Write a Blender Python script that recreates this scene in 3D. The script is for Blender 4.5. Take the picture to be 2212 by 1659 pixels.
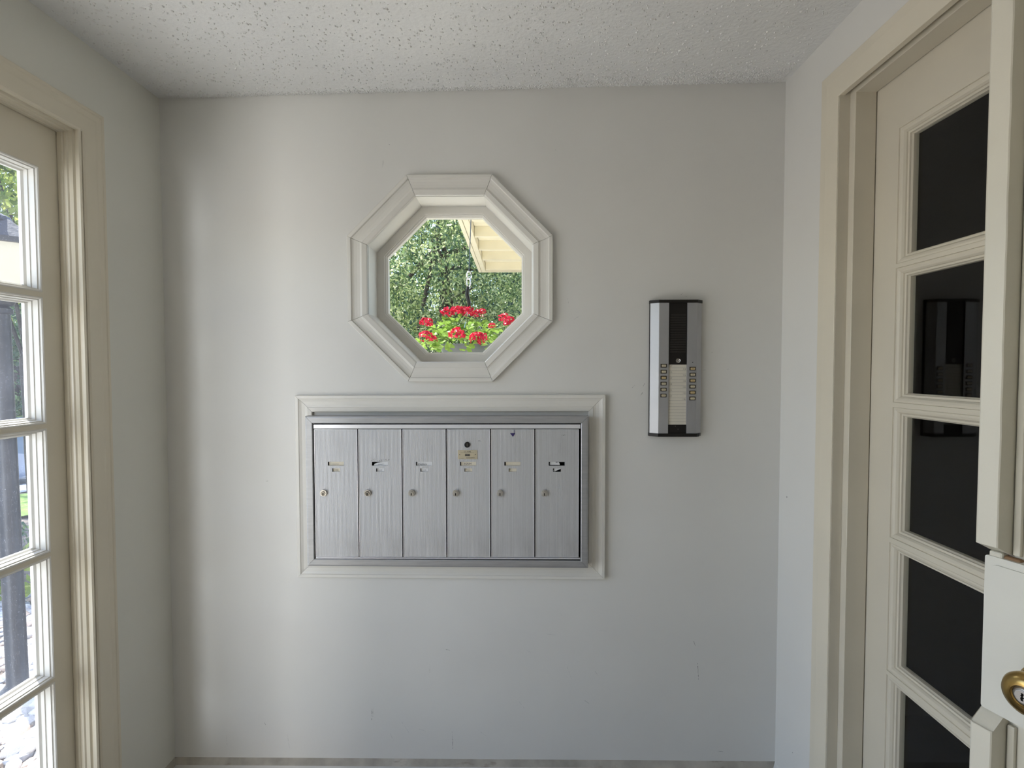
import bpy, bmesh, math, random
import numpy as np
from mathutils import Vector, Matrix

for o in list(bpy.data.objects):
    bpy.data.objects.remove(o)
S = bpy.context.scene
COL = S.collection
R = math.radians

# ------------------------------------------------------------------ camera
cam = bpy.data.objects.new('camera', bpy.data.cameras.new('camera'))
COL.objects.link(cam)
cam.data.sensor_fit = 'HORIZONTAL'
cam.data.sensor_width = 36.0
cam.data.lens = 17.577
cam.data.clip_start = 0.02
cam.data.clip_end = 300
cam.matrix_world = Matrix(((0.9999, 0.0012, 0.0111, 0.0),
                           (0.0111, 0.0330, -0.9994, -1.615),
                           (-0.0016, 0.9995, 0.0329, 1.41),
                           (0, 0, 0, 1)))
S.camera = cam

# ------------------------------------------------------------------ light
SUN_EL, SUN_AZ = R(50), math.atan2(0.54, -0.84)
SUN_STRENGTH = 7.2
SKY_STRENGTH = 0.36
EXPOSURE = 0.68
world = bpy.data.worlds.new('sky_world')
S.world = world
world.use_nodes = True
wn = world.node_tree.nodes
wl = world.node_tree.links
bgn = wn['Background']
sky = wn.new('ShaderNodeTexSky')
sky.sky_type = 'NISHITA'
sky.sun_disc = False
sky.sun_elevation = SUN_EL
sky.sun_rotation = math.pi / 2 - SUN_AZ
sky.air_density = 1.0
sky.dust_density = 1.0
sky.ozone_density = 1.0
wl.new(sky.outputs[0], bgn.inputs[0])
bgn.inputs[1].default_value = SKY_STRENGTH

sun = bpy.data.objects.new('sun', bpy.data.lights.new('sun', 'SUN'))
COL.objects.link(sun)
sun.data.energy = SUN_STRENGTH
sun.data.angle = R(0.6)
sun.data.color = (1.0, 0.95, 0.86)
sd = Vector((math.cos(SUN_EL) * math.cos(SUN_AZ), math.cos(SUN_EL) * math.sin(SUN_AZ), math.sin(SUN_EL)))
sun.rotation_euler = sd.to_track_quat('Z', 'Y').to_euler()
sun.location = sd * 20


def area_light(name, loc, aim, sx, sy, power, color):
    l = bpy.data.objects.new(name, bpy.data.lights.new(name, 'AREA'))
    COL.objects.link(l)
    l.data.shape = 'RECTANGLE'
    l.data.size, l.data.size_y = sx, sy
    l.data.energy = power
    l.data.color = color
    l.location = loc
    l.rotation_euler = (Vector(loc) - Vector(aim)).to_track_quat('Z', 'Y').to_euler()
    return l


# unseen area lamps added outside the left door, standing in for daylight through it
area_light('doorway_fill', (-2.35, -1.15, 1.15), (-0.35, 0.0, 1.35), 1.3, 2.1, 15.5, (1.0, 0.985, 0.96))
area_light('open_leaf_fill', (-2.04, -4.4, 1.2), (-0.85, 0.0, 1.2), 0.95, 1.75, 84, (1.0, 0.985, 0.95))

S.view_settings.view_transform = 'Standard'
S.view_settings.look = 'None'
S.view_settings.gamma = 1.0
S.view_settings.exposure = EXPOSURE
S.view_settings.use_curve_mapping = False
S.cycles.use_denoising = True

# ------------------------------------------------------------------ materials
MATS = {}


def mat(name, col, rough=0.6, metal=0.0, var=0.0, vscale=6.0, bump=0.0, bscale=40.0, spec=0.5, stretch=None, dirt=None):
    """Principled paint/metal/wood with noise colour variation, bump and thresholded dirt."""
    m = bpy.data.materials.new(name)
    m.use_nodes = True
    nt = m.node_tree
    N, L = nt.nodes, nt.links
    b = N['Principled BSDF']
    b.inputs['Base Color'].default_value = (*col, 1)
    b.inputs['Roughness'].default_value = rough
    b.inputs['Metallic'].default_value = metal
    b.inputs['Specular IOR Level'].default_value = spec
    tc = N.new('ShaderNodeTexCoord')
    src = tc.outputs['Object']
    if stretch:
        mp = N.new('ShaderNodeMapping')
        mp.inputs['Scale'].default_value = stretch
        L.new(src, mp.inputs['Vector'])
        src = mp.outputs[0]
    cur = None
    if var > 0:
        nz = N.new('ShaderNodeTexNoise')
        nz.inputs['Scale'].default_value = vscale
        nz.inputs['Detail'].default_value = 5
        L.new(src, nz.inputs['Vector'])
        mr = N.new('ShaderNodeMapRange')
        mr.inputs['From Min'].default_value = 0.3
        mr.inputs['From Max'].default_value = 0.7
        mr.inputs['To Min'].default_value = 1 - var
        mr.inputs['To Max'].default_value = 1 + var * 0.5
        L.new(nz.outputs[0], mr.inputs[0])
        mx = N.new('ShaderNodeMix')
        mx.data_type = 'RGBA'
        mx.blend_type = 'MULTIPLY'
        mx.inputs['Factor'].default_value = 1
        mx.inputs[6].default_value = (*col, 1)
        L.new(mr.outputs[0], mx.inputs[7])
        cur = mx.outputs[2]
    if dirt:
        dcol, dscale, lo, hi, dst = dirt
        mp = N.new('ShaderNodeMapping')
        mp.inputs['Scale'].default_value = dst
        L.new(tc.outputs['Object'], mp.inputs['Vector'])
        nz = N.new('ShaderNodeTexNoise')
        nz.inputs['Scale'].default_value = dscale
        nz.inputs['Detail'].default_value = 6
        nz.inputs['Roughness'].default_value = 0.65
        L.new(mp.outputs[0], nz.inputs['Vector'])
        mr = N.new('ShaderNodeMapRange')
        mr.inputs['From Min'].default_value = lo
        mr.inputs['From Max'].default_value = hi
        L.new(nz.outputs[0], mr.inputs[0])
        mx = N.new('ShaderNodeMix')
        mx.data_type = 'RGBA'
        L.new(mr.outputs[0], mx.inputs['Factor'])
        if cur:
            L.new(cur, mx.inputs[6])
        else:
            mx.inputs[6].default_value = (*col, 1)
        mx.inputs[7].default_value = (*dcol, 1)
        cur = mx.outputs[2]
    if cur:
        L.new(cur, b.inputs['Base Color'])
    if bump > 0:
        nz = N.new('ShaderNodeTexNoise')
        nz.inputs['Scale'].default_value = bscale
        nz.inputs['Detail'].default_value = 4
        L.new(src, nz.inputs['Vector'])
        bp = N.new('ShaderNodeBump')
        bp.inputs['Strength'].default_value = bump
        bp.inputs['Distance'].default_value = 0.01
        L.new(nz.outputs[0], bp.inputs['Height'])
        L.new(bp.outputs[0], b.inputs['Normal'])
    MATS[name] = m
    return m


def glass_mat(name, tint, dust=0.0, dust_col=(0.8, 0.85, 1.0)):
    m = bpy.data.materials.new(name)
    m.use_nodes = True
    nt = m.node_tree
    N, L = nt.nodes, nt.links
    N.remove(N['Principled BSDF'])
    out = N['Material Output']
    tr = N.new('ShaderNodeBsdfTransparent')
    tr.inputs[0].default_value = (*tint, 1)
    gl = N.new('ShaderNodeBsdfGlossy')
    gl.inputs['Roughness'].default_value = 0.01
    fr = N.new('ShaderNodeFresnel')
    fr.inputs['IOR'].default_value = 1.52
    mx = N.new('ShaderNodeMixShader')
    ge = N.new('ShaderNodeNewGeometry')
    fm = N.new('ShaderNodeMath')
    fm.operation = 'MULTIPLY_ADD'                # reflect at the outer surface of the pane only
    fm.inputs[1].default_value = -1.0
    fm.inputs[2].default_value = 1.0
    L.new(ge.outputs['Backfacing'], fm.inputs[0])
    f2 = N.new('ShaderNodeMath')
    f2.operation = 'MULTIPLY'
    L.new(fm.outputs[0], f2.inputs[0])
    L.new(fr.outputs[0], f2.inputs[1])
    L.new(f2.outputs[0], mx.inputs[0])
    L.new(tr.outputs[0], mx.inputs[1])
    L.new(gl.outputs[0], mx.inputs[2])
    last = mx.outputs[0]
    if dust > 0:
        tl = N.new('ShaderNodeBsdfTranslucent')
        tl.inputs[0].default_value = (*dust_col, 1)
        tc = N.new('ShaderNodeTexCoord')
        nz = N.new('ShaderNodeTexNoise')
        nz.inputs['Scale'].default_value = 9
        nz.inputs['Detail'].default_value = 3
        L.new(tc.outputs['Object'], nz.inputs['Vector'])
        vo = N.new('ShaderNodeTexVoronoi')
        vo.inputs['Scale'].default_value = 210
        L.new(tc.outputs['Object'], vo.inputs['Vector'])
        mr = N.new('ShaderNodeMapRange')
        mr.inputs['From Min'].default_value = 0.06
        mr.inputs['From Max'].default_value = 0.13
        mr.inputs['To Min'].default_value = 0.28
        mr.inputs['To Max'].default_value = 0.0
        L.new(vo.outputs['Distance'], mr.inputs[0])
        mu = N.new('ShaderNodeMath')
        mu.operation = 'MULTIPLY_ADD'
        mu.inputs[1].default_value = dust * 2
        L.new(nz.outputs[0], mu.inputs[0])
        L.new(mr.outputs[0], mu.inputs[2])
        m2 = N.new('ShaderNodeMixShader')
        L.new(mu.outputs[0], m2.inputs[0])
        L.new(last, m2.inputs[1])
        L.new(tl.outputs[0], m2.inputs[2])
        last = m2.outputs[0]
    L.new(last, out.inputs['Surface'])
    MATS[name] = m
    return m


def leaf_mat(name, cols, trans=0.45):
    """two-sided leaf: diffuse + translucent, colour varies leaf by leaf"""
    m = bpy.data.materials.new(name)
    m.use_nodes = True
    nt = m.node_tree
    N, L = nt.nodes, nt.links
    N.remove(N['Principled BSDF'])
    out = N['Material Output']
    ge = N.new('ShaderNodeNewGeometry')
    cr = N.new('ShaderNodeValToRGB')
    cr.color_ramp.interpolation = 'LINEAR'
    els = cr.color_ramp.elements
    while len(els) < len(cols):
        els.new(0.5)
    for i, c in enumerate(cols):
        els[i].position = i / (len(cols) - 1)
        els[i].color = (*c, 1)
    L.new(ge.outputs['Random Per Island'], cr.inputs[0])
    df = N.new('ShaderNodeBsdfDiffuse')
    tl = N.new('ShaderNodeBsdfTranslucent')
    L.new(cr.outputs[0], df.inputs[0])
    L.new(cr.outputs[0], tl.inputs[0])
    mx = N.new('ShaderNodeMixShader')
    mx.inputs[0].default_value = trans
    L.new(df.outputs[0], mx.inputs[1])
    L.new(tl.outputs[0], mx.inputs[2])
    gl = N.new('ShaderNodeBsdfGlossy')
    gl.inputs['Roughness'].default_value = 0.35
    m2 = N.new('ShaderNodeMixShader')
    m2.inputs[0].default_value = 0.04
    L.new(mx.outputs[0], m2.inputs[1])
    L.new(gl.outputs[0], m2.inputs[2])
    L.new(m2.outputs[0], out.inputs['Surface'])
    MATS[name] = m
    return m


mat('wall_paint', (0.70, 0.69, 0.66), 0.55, var=0.03, vscale=3, bump=0.12, bscale=7, spec=0.35,
    dirt=((0.42, 0.42, 0.40), 3.2, 0.70, 0.80, (6, 6, 1.3)))
mat('side_wall_paint', (0.70, 0.685, 0.645), 0.55, var=0.02, vscale=3, bump=0.05, bscale=7, spec=0.35)
mat('left_wall_tint', (0.72, 0.71, 0.645), 0.55, var=0.02, vscale=3, bump=0.05, bscale=7, spec=0.35)  # olive tint puts the foliage bounce into this wall's colour
mat('front_wall_paint', (0.68, 0.66, 0.62), 0.6, var=0.03, vscale=3)
mat('dark_scuff', (0.20, 0.20, 0.20), 0.8)
mat('faint_scuff', (0.50, 0.50, 0.495), 0.7)
mat('ceiling_paint', (0.77, 0.77, 0.76), 0.9, var=0.03, vscale=5, bump=0.25, bscale=90, spec=0.1)
mat('stipple_paint', (0.76, 0.755, 0.74), 0.9, spec=0.1)
mat('cream_trim', (0.70, 0.64, 0.515), 0.38, var=0.03, vscale=5, bump=0.03, bscale=20)
mat('white_trim', (0.72, 0.70, 0.65), 0.4, var=0.03, vscale=5, bump=0.03, bscale=25)
mat('door_paint', (0.62, 0.57, 0.465), 0.4, var=0.04, vscale=5, bump=0.04, bscale=20)
mat('worn_door_paint', (0.64, 0.61, 0.515), 0.4, var=0.05, vscale=6, bump=0.10, bscale=30,
    dirt=((0.45, 0.33, 0.2), 14, 0.74, 0.78, (1, 1, 0.5)))
mat('bare_wood', (0.28, 0.16, 0.08), 0.7, var=0.3, vscale=20, bump=0.2)
mat('plate_paint', (0.65, 0.64, 0.575), 0.4, var=0.05, vscale=7, bump=0.08, bscale=14)
mat('baseboard_paint', (0.68, 0.67, 0.64), 0.5, var=0.06, vscale=6)
mat('baseboard_grime', (0.40, 0.37, 0.32), 0.8, var=0.3, vscale=14, bump=0.2,
    dirt=((0.16, 0.13, 0.10), 30, 0.58, 0.72, (0.3, 1, 1)))
mat('floor_tile', (0.16, 0.145, 0.13), 0.4, var=0.1, vscale=4)
mat('hall_shade', (0.05, 0.04, 0.032), 0.9, var=0.2, vscale=4)  # near-black walls put the hall's missing light into the colour
mat('black_plastic', (0.012, 0.010, 0.009), 0.45, spec=0.3)
mat('slat_plastic', (0.022, 0.019, 0.017), 0.4, spec=0.4)
mat('slot_black', (0.004, 0.004, 0.004), 0.9, spec=0.1)
mat('black_enamel', (0.018, 0.016, 0.015), 0.3, spec=0.5)
mat('grey_break', (0.30, 0.29, 0.27), 0.8, var=0.2, vscale=60)
mat('satin_rail', (0.43, 0.43, 0.445), 0.38, metal=0.55, var=0.06, vscale=10)
mat('paper', (0.66, 0.62, 0.53), 0.8, var=0.05, vscale=20)
mat('card_cream', (0.72, 0.66, 0.53), 0.8, var=0.05, vscale=30)
mat('card_white', (0.74, 0.74, 0.74), 0.8)
mat('key_cream', (0.72, 0.64, 0.46), 0.5)
mat('key_amber', (0.70, 0.54, 0.28), 0.5)
mat('bezel_brown', (0.035, 0.025, 0.015), 0.45)
mat('ink', (0.02, 0.02, 0.03), 0.7)
mat('pencil', (0.16, 0.15, 0.15), 0.8)
mat('violet_ink', (0.025, 0.015, 0.10), 0.5)
mat('plate_brass', (0.62, 0.55, 0.40), 0.4, metal=0.4)
mat('lock_steel', (0.58, 0.55, 0.50), 0.3, metal=0.75, var=0.1, vscale=80)
mat('dark_steel', (0.25, 0.23, 0.20), 0.35, metal=0.8)
mat('bright_steel', (0.75, 0.75, 0.76), 0.2, metal=0.9)
mat('brass', (0.42, 0.28, 0.095), 0.26, metal=1.0, var=0.25, vscale=25)
mat('bright_edge', (0.80, 0.80, 0.83), 0.35, metal=0.4)
mat('frame_alu', (0.40, 0.40, 0.405), 0.45, metal=0.5, var=0.10, vscale=5, stretch=(3, 3, 30))
mat('post_paint', (0.030, 0.030, 0.036), 0.45, var=0.3, vscale=8, bump=0.1, bscale=40)
mat('lantern_glass', (0.55, 0.51, 0.41), 0.5)
mat('eave_cream', (0.86, 0.80, 0.62), 0.7, var=0.06, vscale=6, bump=0.08, bscale=12)
mat('bark', (0.07, 0.055, 0.045), 0.9, var=0.4, vscale=9, bump=0.6, bscale=14)
mat('mulch', (0.22, 0.17, 0.13), 0.95, var=0.5, vscale=18, bump=0.6, bscale=30)
mat('stone_pale', (0.55, 0.52, 0.50), 0.7, var=0.25, vscale=14, bump=0.1)
mat('stone_white', (0.72, 0.69, 0.66), 0.7, var=0.2, vscale=14, bump=0.1)
mat('stone_blue', (0.36, 0.37, 0.40), 0.7, var=0.25, vscale=14, bump=0.1)
mat('stone_tan', (0.55, 0.42, 0.33), 0.7, var=0.25, vscale=14, bump=0.1)
mat('bounce_concrete', (0.74, 0.70, 0.61), 0.8, var=0.08, vscale=5, bump=0.1)
mat('street', (0.42, 0.42, 0.43), 0.8, var=0.1, vscale=8)
mat('lawn', (0.20, 0.33, 0.05), 0.9, var=0.4, vscale=9, bump=0.5, bscale=40)
mat('car_paint', (0.42, 0.48, 0.60), 0.2, metal=0.5)
mat('car_glass', (0.02, 0.03, 0.05), 0.05)
mat('rubber', (0.015, 0.015, 0.015), 0.8)
mat('wire', (0.09, 0.11, 0.13), 0.4, metal=0.5)
mat('pot_grey', (0.16, 0.17, 0.18), 0.6, var=0.1)
mat('outside_siding', (0.62, 0.58, 0.46), 0.7)
mat('stem', (0.16, 0.26, 0.05), 0.6)
glass_mat('clear_glass', (0.97, 0.985, 0.98))
glass_mat('dusty_glass', (0.90, 0.93, 0.97), dust=0.013)
leaf_mat('leaf_yew', [(0.03, 0.065, 0.05), (0.15, 0.24, 0.10), (0.42, 0.50, 0.20), (0.85, 0.86, 0.52)], 0.55)  # palest tones put the sunlit highlights into the leaf colour
leaf_mat('leaf_maple', [(0.10, 0.17, 0.04), (0.30, 0.38, 0.08), (0.58, 0.60, 0.16)], 0.5)
leaf_mat('leaf_dark', [(0.05, 0.11, 0.06), (0.12, 0.21, 0.09), (0.30, 0.40, 0.15)], 0.35)
leaf_mat('leaf_geranium', [(0.10, 0.22, 0.04), (0.22, 0.38, 0.07), (0.42, 0.52, 0.12)], 0.4)
leaf_mat('leaf_lime', [(0.10, 0.18, 0.03), (0.30, 0.40, 0.05), (0.5, 0.55, 0.1)], 0.4)
leaf_mat('petal_red', [(0.42, 0.006, 0.03), (0.62, 0.012, 0.055), (0.75, 0.03, 0.09)], 0.3)
M = MATS


def ribbed_alu():
    """extruded aluminium with fine vertical flutes"""
    m = mat('ribbed_alu', (0.54, 0.54, 0.55), 0.50, metal=0.35, var=0.10, vscale=3.0, stretch=(90, 4, 0.7))
    N, L = m.node_tree.nodes, m.node_tree.links
    b = N['Principled BSDF']
    tc = N.new('ShaderNodeTexCoord')
    wv = N.new('ShaderNodeTexWave')
    wv.wave_type = 'BANDS'
    wv.bands_direction = 'X'
    wv.inputs['Scale'].default_value = 75
    wv.inputs['Distortion'].default_value = 0.0
    L.new(tc.outputs['Object'], wv.inputs['Vector'])
    bp = N.new('ShaderNodeBump')
    bp.inputs['Strength'].default_value = 0.24
    bp.inputs['Distance'].default_value = 0.002
    L.new(wv.outputs['Fac'], bp.inputs['Height'])
    L.new(bp.outputs[0], b.inputs['Normal'])
    # soft hand smudges
    mp = N.new('ShaderNodeMapping')
    mp.inputs['Scale'].default_value = (5, 5, 3)
    L.new(tc.outputs['Object'], mp.inputs['Vector'])
    nz = N.new('ShaderNodeTexNoise')
    nz.inputs['Scale'].default_value = 2.2
    nz.inputs['Detail'].default_value = 6
    L.new(mp.outputs[0], nz.inputs['Vector'])
    mr = N.new('ShaderNodeMapRange')
    mr.inputs['From Min'].default_value = 0.55
    mr.inputs['From Max'].default_value = 0.75
    mr.inputs['To Max'].default_value = 0.28
    L.new(nz.outputs[0], mr.inputs[0])
    mx = N.new('ShaderNodeMix')
    mx.data_type = 'RGBA'
    old = b.inputs['Base Color'].links[0].from_socket
    L.new(mr.outputs[0], mx.inputs['Factor'])
    L.new(old, mx.inputs[6])
    mx.inputs[7].default_value = (0.28, 0.27, 0.26, 1)
    L.new(mx.outputs[2], b.inputs['Base Color'])
    return m


ribbed_alu()


# ------------------------------------------------------------------ object helpers
def tag(o, label=None, cat=None, group=None, kind=None):
    if label: o['label'] = label
    if cat: o['category'] = cat
    if group: o['group'] = group
    if kind: o['kind'] = kind
    return o


def empty(name, loc=(0, 0, 0), rz=0.0, parent=None):
    o = bpy.data.objects.new(name, None)
    COL.objects.link(o)
    o.location = loc
    o.rotation_euler = (0, 0, rz)
    o.empty_display_size = 0.1
    if parent: o.parent = parent
    return o


class MB:
    """collects geometry of ONE mesh; faces carry a material slot"""
    def __init__(s):
        s.v, s.f, s.m, s.mats = [], [], [], []

    def slot(s, m):
        m = M[m] if isinstance(m, str) else m
        if m not in s.mats: s.mats.append(m)
        return s.mats.index(m)

    def add(s, vs, fs, m):
        k = s.slot(m)
        n = len(s.v)
        s.v += [tuple(v) for v in vs]
        for f in fs:
            s.f.append([n + i for i in f])
            s.m.append(k)
        return s

    def box(s, a, b, m, bev=0.0):
        x0, y0, z0 = [min(p, q) for p, q in zip(a, b)]
        x1, y1, z1 = [max(p, q) for p, q in zip(a, b)]
        if bev <= 0:
            vs = [(x0, y0, z0), (x1, y0, z0), (x1, y1, z0), (x0, y1, z0), (x0, y0, z1), (x1, y0, z1), (x1, y1, z1), (x0, y1, z1)]
            fs = [(0, 3, 2, 1), (4, 5, 6, 7), (0, 1, 5, 4), (1, 2, 6, 5), (2, 3, 7, 6), (3, 0, 4, 7)]
            return s.add(vs, fs, m)
        bm = bmesh.new()
        bmesh.ops.create_cube(bm, size=1)
        for v in bm.verts:
            v.co = Vector(((v.co.x + .5) * (x1 - x0) + x0, (v.co.y + .5) * (y1 - y0) + y0, (v.co.z + .5) * (z1 - z0) + z0))
        bmesh.ops.bevel(bm, geom=bm.edges[:], offset=bev, segments=2, affect='EDGES', profile=0.5)
        s.bm(bm, m)
        return s

    def bm(s, bm, m):
        bm.verts.index_update()
        s.add([v.co[:] for v in bm.verts], [[v.index for v in f.verts] for f in bm.faces], m)
        bm.free()
        return s

    def prism(s, poly, axis, a, b, m):
        """2D polygon extruded along an axis ('x','y','z') from a to b"""
        n = len(poly)
        def P(p, t):
            return {'x': (t, p[0], p[1]), 'y': (p[0], t, p[1]), 'z': (p[0], p[1], t)}[axis]
        vs = [P(p, a) for p in poly] + [P(p, b) for p in poly]
        fs = [list(range(n))[::-1], list(range(n, 2 * n))] + [(i, (i + 1) % n, n + (i + 1) % n, n + i) for i in range(n)]
        return s.add(vs, fs, m)

    def tube(s, pts, r, m, n=8, caps=True):
        pts = [Vector(p) for p in pts]
        rs = r if isinstance(r, (list, tuple)) else [r] * len(pts)
        vs, fs = [], []
        side = None
        for i, p in enumerate(pts):
            t = (pts[min(i + 1, len(pts) - 1)] - pts[max(i - 1, 0)]).normalized()
            ref = Vector((0, 0, 1)) if abs(t.z) < 0.9 else Vector((1, 0, 0))
            side = t.cross(ref).normalized() if side is None else (side - t * side.dot(t)).normalized()
            u = t.cross(side)
            for k in range(n):
                a = 2 * math.pi * k / n
                vs.append(p + (side * math.cos(a) + u * math.sin(a)) * rs[i])
        for i in range(len(pts) - 1):
            for k in range(n):
                fs.append((i * n + k, i * n + (k + 1) % n, (i + 1) * n + (k + 1) % n, (i + 1) * n + k))
        if caps:
            fs.append(list(range(n))[::-1])
            fs.append([(len(pts) - 1) * n + k for k in range(n)])
        return s.add(vs, fs, m)

    def lathe(s, prof, c, m, n=24, axis='z', sq=1.0):
        """prof = [(r, h)...] turned round an axis through c"""
        vs, fs = [], []
        for r, h in prof:
            for k in range(n):
                a = 2 * math.pi * k / n
                x, y = r * math.cos(a), r * math.sin(a) * sq
                p = {'z': (x, y, h), 'y': (x, -h, y), 'x': (h, x, y)}[axis]
                vs.append((c[0] + p[0], c[1] + p[1], c[2] + p[2]))
        for i in range(len(prof) - 1):
            for k in range(n):
                fs.append((i * n + k, i * n + (k + 1) % n, (i + 1) * n + (k + 1) % n, (i + 1) * n + k))
        fs.append(list(range(n))[::-1])
        fs.append([(len(prof) - 1) * n + k for k in range(n)])
        return s.add(vs, fs, m)

    def build(s, name, parent=None, smooth=False, loc=None):
        me = bpy.data.meshes.new(name)
        me.from_pydata(s.v, [], s.f)
        for m in s.mats: me.materials.append(m)
        me.polygons.foreach_set('material_index', s.m)
        bm = bmesh.new()
        bm.from_mesh(me)
        bmesh.ops.recalc_face_normals(bm, faces=bm.faces)
        bm.to_mesh(me)
        bm.free()
        if smooth:
            me.polygons.foreach_set('use_smooth', [True] * len(me.polygons))
            try:
                me.set_sharp_from_angle(angle=R(35))
            except Exception:
                pass
        o = bpy.data.objects.new(name, me)
        COL.objects.link(o)
        if parent: o.parent = parent
        if loc: o.location = loc
        return o


def plate(mb, outer, holes, t0, t1, fn, m, mside=None):
    """flat plate with holes: polygons in 2D, thickness t0..t1, fn(u,w,t)->xyz"""
    bm = bmesh.new()
    loops = []
    for poly in [outer] + holes:
        vs = [bm.verts.new((p[0], p[1], 0)) for p in poly]
        es = [bm.edges.new((vs[i], vs[(i + 1) % len(vs)])) for i in range(len(vs))]
        loops.append(vs)
    bmesh.ops.triangle_fill(bm, edges=bm.edges[:], use_beauty=True, normal=(0, 0, 1))
    bm.verts.index_update()
    pts = [v.co[:2] for v in bm.verts]
    tris = [[v.index for v in f.verts] for f in bm.faces]
    idx = [[v.index for v in l] for l in loops]
    bm.free()
    n = len(pts)
    vs = [fn(p[0], p[1], t0) for p in pts] + [fn(p[0], p[1], t1) for p in pts]
    mb.add(vs, tris + [[n + i for i in t][::-1] for t in tris], m)
    sides = []
    for l in idx:
        for i in range(len(l)):
            a, b = l[i], l[(i + 1) % len(l)]
            sides.append((a, b, n + b, n + a))
    k = len(mb.v) - 2 * n
    ms = mb.slot(mside or m)
    for q in sides:
        mb.f.append([k + i for i in q])
        mb.m.append(ms)
    return mb


def offset_pts(path, u, closed, sgn=1):
    """points of a 2D path moved inward by u with mitred corners"""
    n = len(path)
    out = []
    for i in range(n):
        p = Vector(path[i])
        def nrm(a, b):
            d = (Vector(b) - Vector(a)).normalized()
            return Vector((-d.y, d.x)) * sgn
        ns = []
        if closed or i > 0: ns.append(nrm(path[i - 1], path[i]))
        if closed or i < n - 1: ns.append(nrm(path[i], path[(i + 1) % n]))
        if len(ns) == 1:
            out.append(p + ns[0] * u)
        else:
            b = (ns[0] + ns[1]).normalized()
            out.append(p + b * (u / max(0.2, b.dot(ns[0]))))
    return out


def boards(path, prof, closed, fn, m, name, parent, sgn=1, join=None, gap=0.0):
    """mitred mouldings along a path: one object per side (or all in the mesh `join`)"""
    n = len(path)
    loops = [offset_pts(path, u, closed, sgn) for u, h in prof]
    k = len(prof)
    res = []
    for i in range(n if closed else n - 1):
        j = (i + 1) % n
        vs = []
        for e, o in ((i, j), (j, i)):
            for q, (u, h) in enumerate(prof):
                p = loops[q][e]
                if gap:
                    d = (loops[q][o] - p).normalized()
                    p = p + d * gap
                vs.append(fn(p.x, p.y, h))
        fs = [list(range(k)), list(range(k, 2 * k))[::-1]] + [(q, (q + 1) % k, k + (q + 1) % k, k + q) for q in range(k)]
        mb = join or MB()
        mb.add(vs, fs, m)
        if not join:
            res.append(mb.build(name, parent))
    return res


def text_mesh(body, size, m, fn, name=None, parent=None, join=None, align='CENTER', shear=0.0):
    """lettering as a flat mesh; fn(x, y) -> xyz"""
    cu = bpy.data.curves.new('lettering', 'FONT')
    cu.body = body
    cu.size = size
    cu.align_x = align
    cu.align_y = 'CENTER'
    cu.shear = shear
    cu.resolution_u = 2
    ob = bpy.data.objects.new('lettering', cu)
    COL.objects.link(ob)
    dg = bpy.context.evaluated_depsgraph_get()
    dg.update()
    me = bpy.data.meshes.new_from_object(ob.evaluated_get(dg))
    vs = [fn(v.co.x, v.co.y) for v in me.vertices]
    fs = [list(p.vertices) for p in me.polygons]
    bpy.data.objects.remove(ob)
    bpy.data.curves.remove(cu)
    bpy.data.meshes.remove(me)
    mb = join or MB()
    mb.add(vs, fs, m)
    return mb if join else mb.build(name, parent)


def copy_tree(o, parent=None):
    c = o.copy()
    COL.objects.link(c)
    if parent:
        c.parent = parent
    for ch in list(o.children):
        copy_tree(ch, c)
    return c


# ------------------------------------------------------------------ the room
XL, XR = -1.1456, 0.8464
YF = -2.75
T = 0.14
def ceil_z(x): return 2.2715 + (x - XL) / (XR - XL) * 0.037
OCX, OCZ = -0.2155, 1.6927
def octo(a):
    r = a / math.cos(math.pi / 8)
    return [(OCX + r * math.cos(math.pi / 8 + k * math.pi / 4), OCZ + r * math.sin(math.pi / 8 + k * math.pi / 4)) for k in range(8)]
def backfn(u, w, t): return (u, -t, w)             # t measured into the room from the back wall
def leftfn(u, w, t): return (XL + t, u, w)          # u = world Y
def rightfn(u, w, t): return (XR - t, u, w)

DL0, DL1, DLZ = -0.305, -1.80, 2.035                # left doorway (Y far, Y near, head)
DR0, DR1, DRZ = -0.288, -1.275, 2.131               # right doorway

mb = MB()
plate(mb, [(XL - T, -0.05), (XR + T, -0.05), (XR + T, ceil_z(XR + T)), (XL - T, ceil_z(XL - T))],
      [octo(0.276)], 0.0, -T, backfn, 'wall_paint')
wall_back = mb.build('wall_back')
tag(wall_back, 'off-white painted back wall with an octagonal opening above the mailboxes', 'wall', kind='structure')

mb = MB()
zt = ceil_z(XL)
plate(mb, [(0, -0.05), (0, zt), (YF, zt), (YF, -0.05), (DL1, -0.05), (DL1, DLZ), (DL0, DLZ), (DL0, -0.05)], [], 0.0, -T, leftfn, 'left_wall_tint')
tag(mb.build('wall_left'), 'grey-shaded left wall around the sunny glazed door', 'wall', kind='structure')

mb = MB()
zt = ceil_z(XR)
plate(mb, [(0, -0.05), (0, zt), (YF, zt), (YF, -0.05), (DR1, -0.05), (DR1, DRZ), (DR0, DRZ), (DR0, -0.05)], [], 0.0, -T, rightfn, 'side_wall_paint')
wall_right = tag(mb.build('wall_right'), 'pale right wall around the dark glazed double door', 'wall', kind='structure')

mb = MB()
mb.box((XL - T, YF - T, -0.05), (XR + T, YF, ceil_z(XL)), 'front_wall_paint')
tag(mb.build('wall_front'), 'plain off-white wall facing the mailboxes, behind the viewer', 'wall', kind='structure')

mb = MB()
mb.box((XL - T, YF - T, -0.10), (XR + T, T, -0.05), 'floor_tile')
mb.box((XL, YF, -0.05), (XR, 0.0, 0.0), 'floor_tile')
tag(mb.build('floor'), 'grey vestibule floor below the frame', 'floor', kind='structure')

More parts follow.
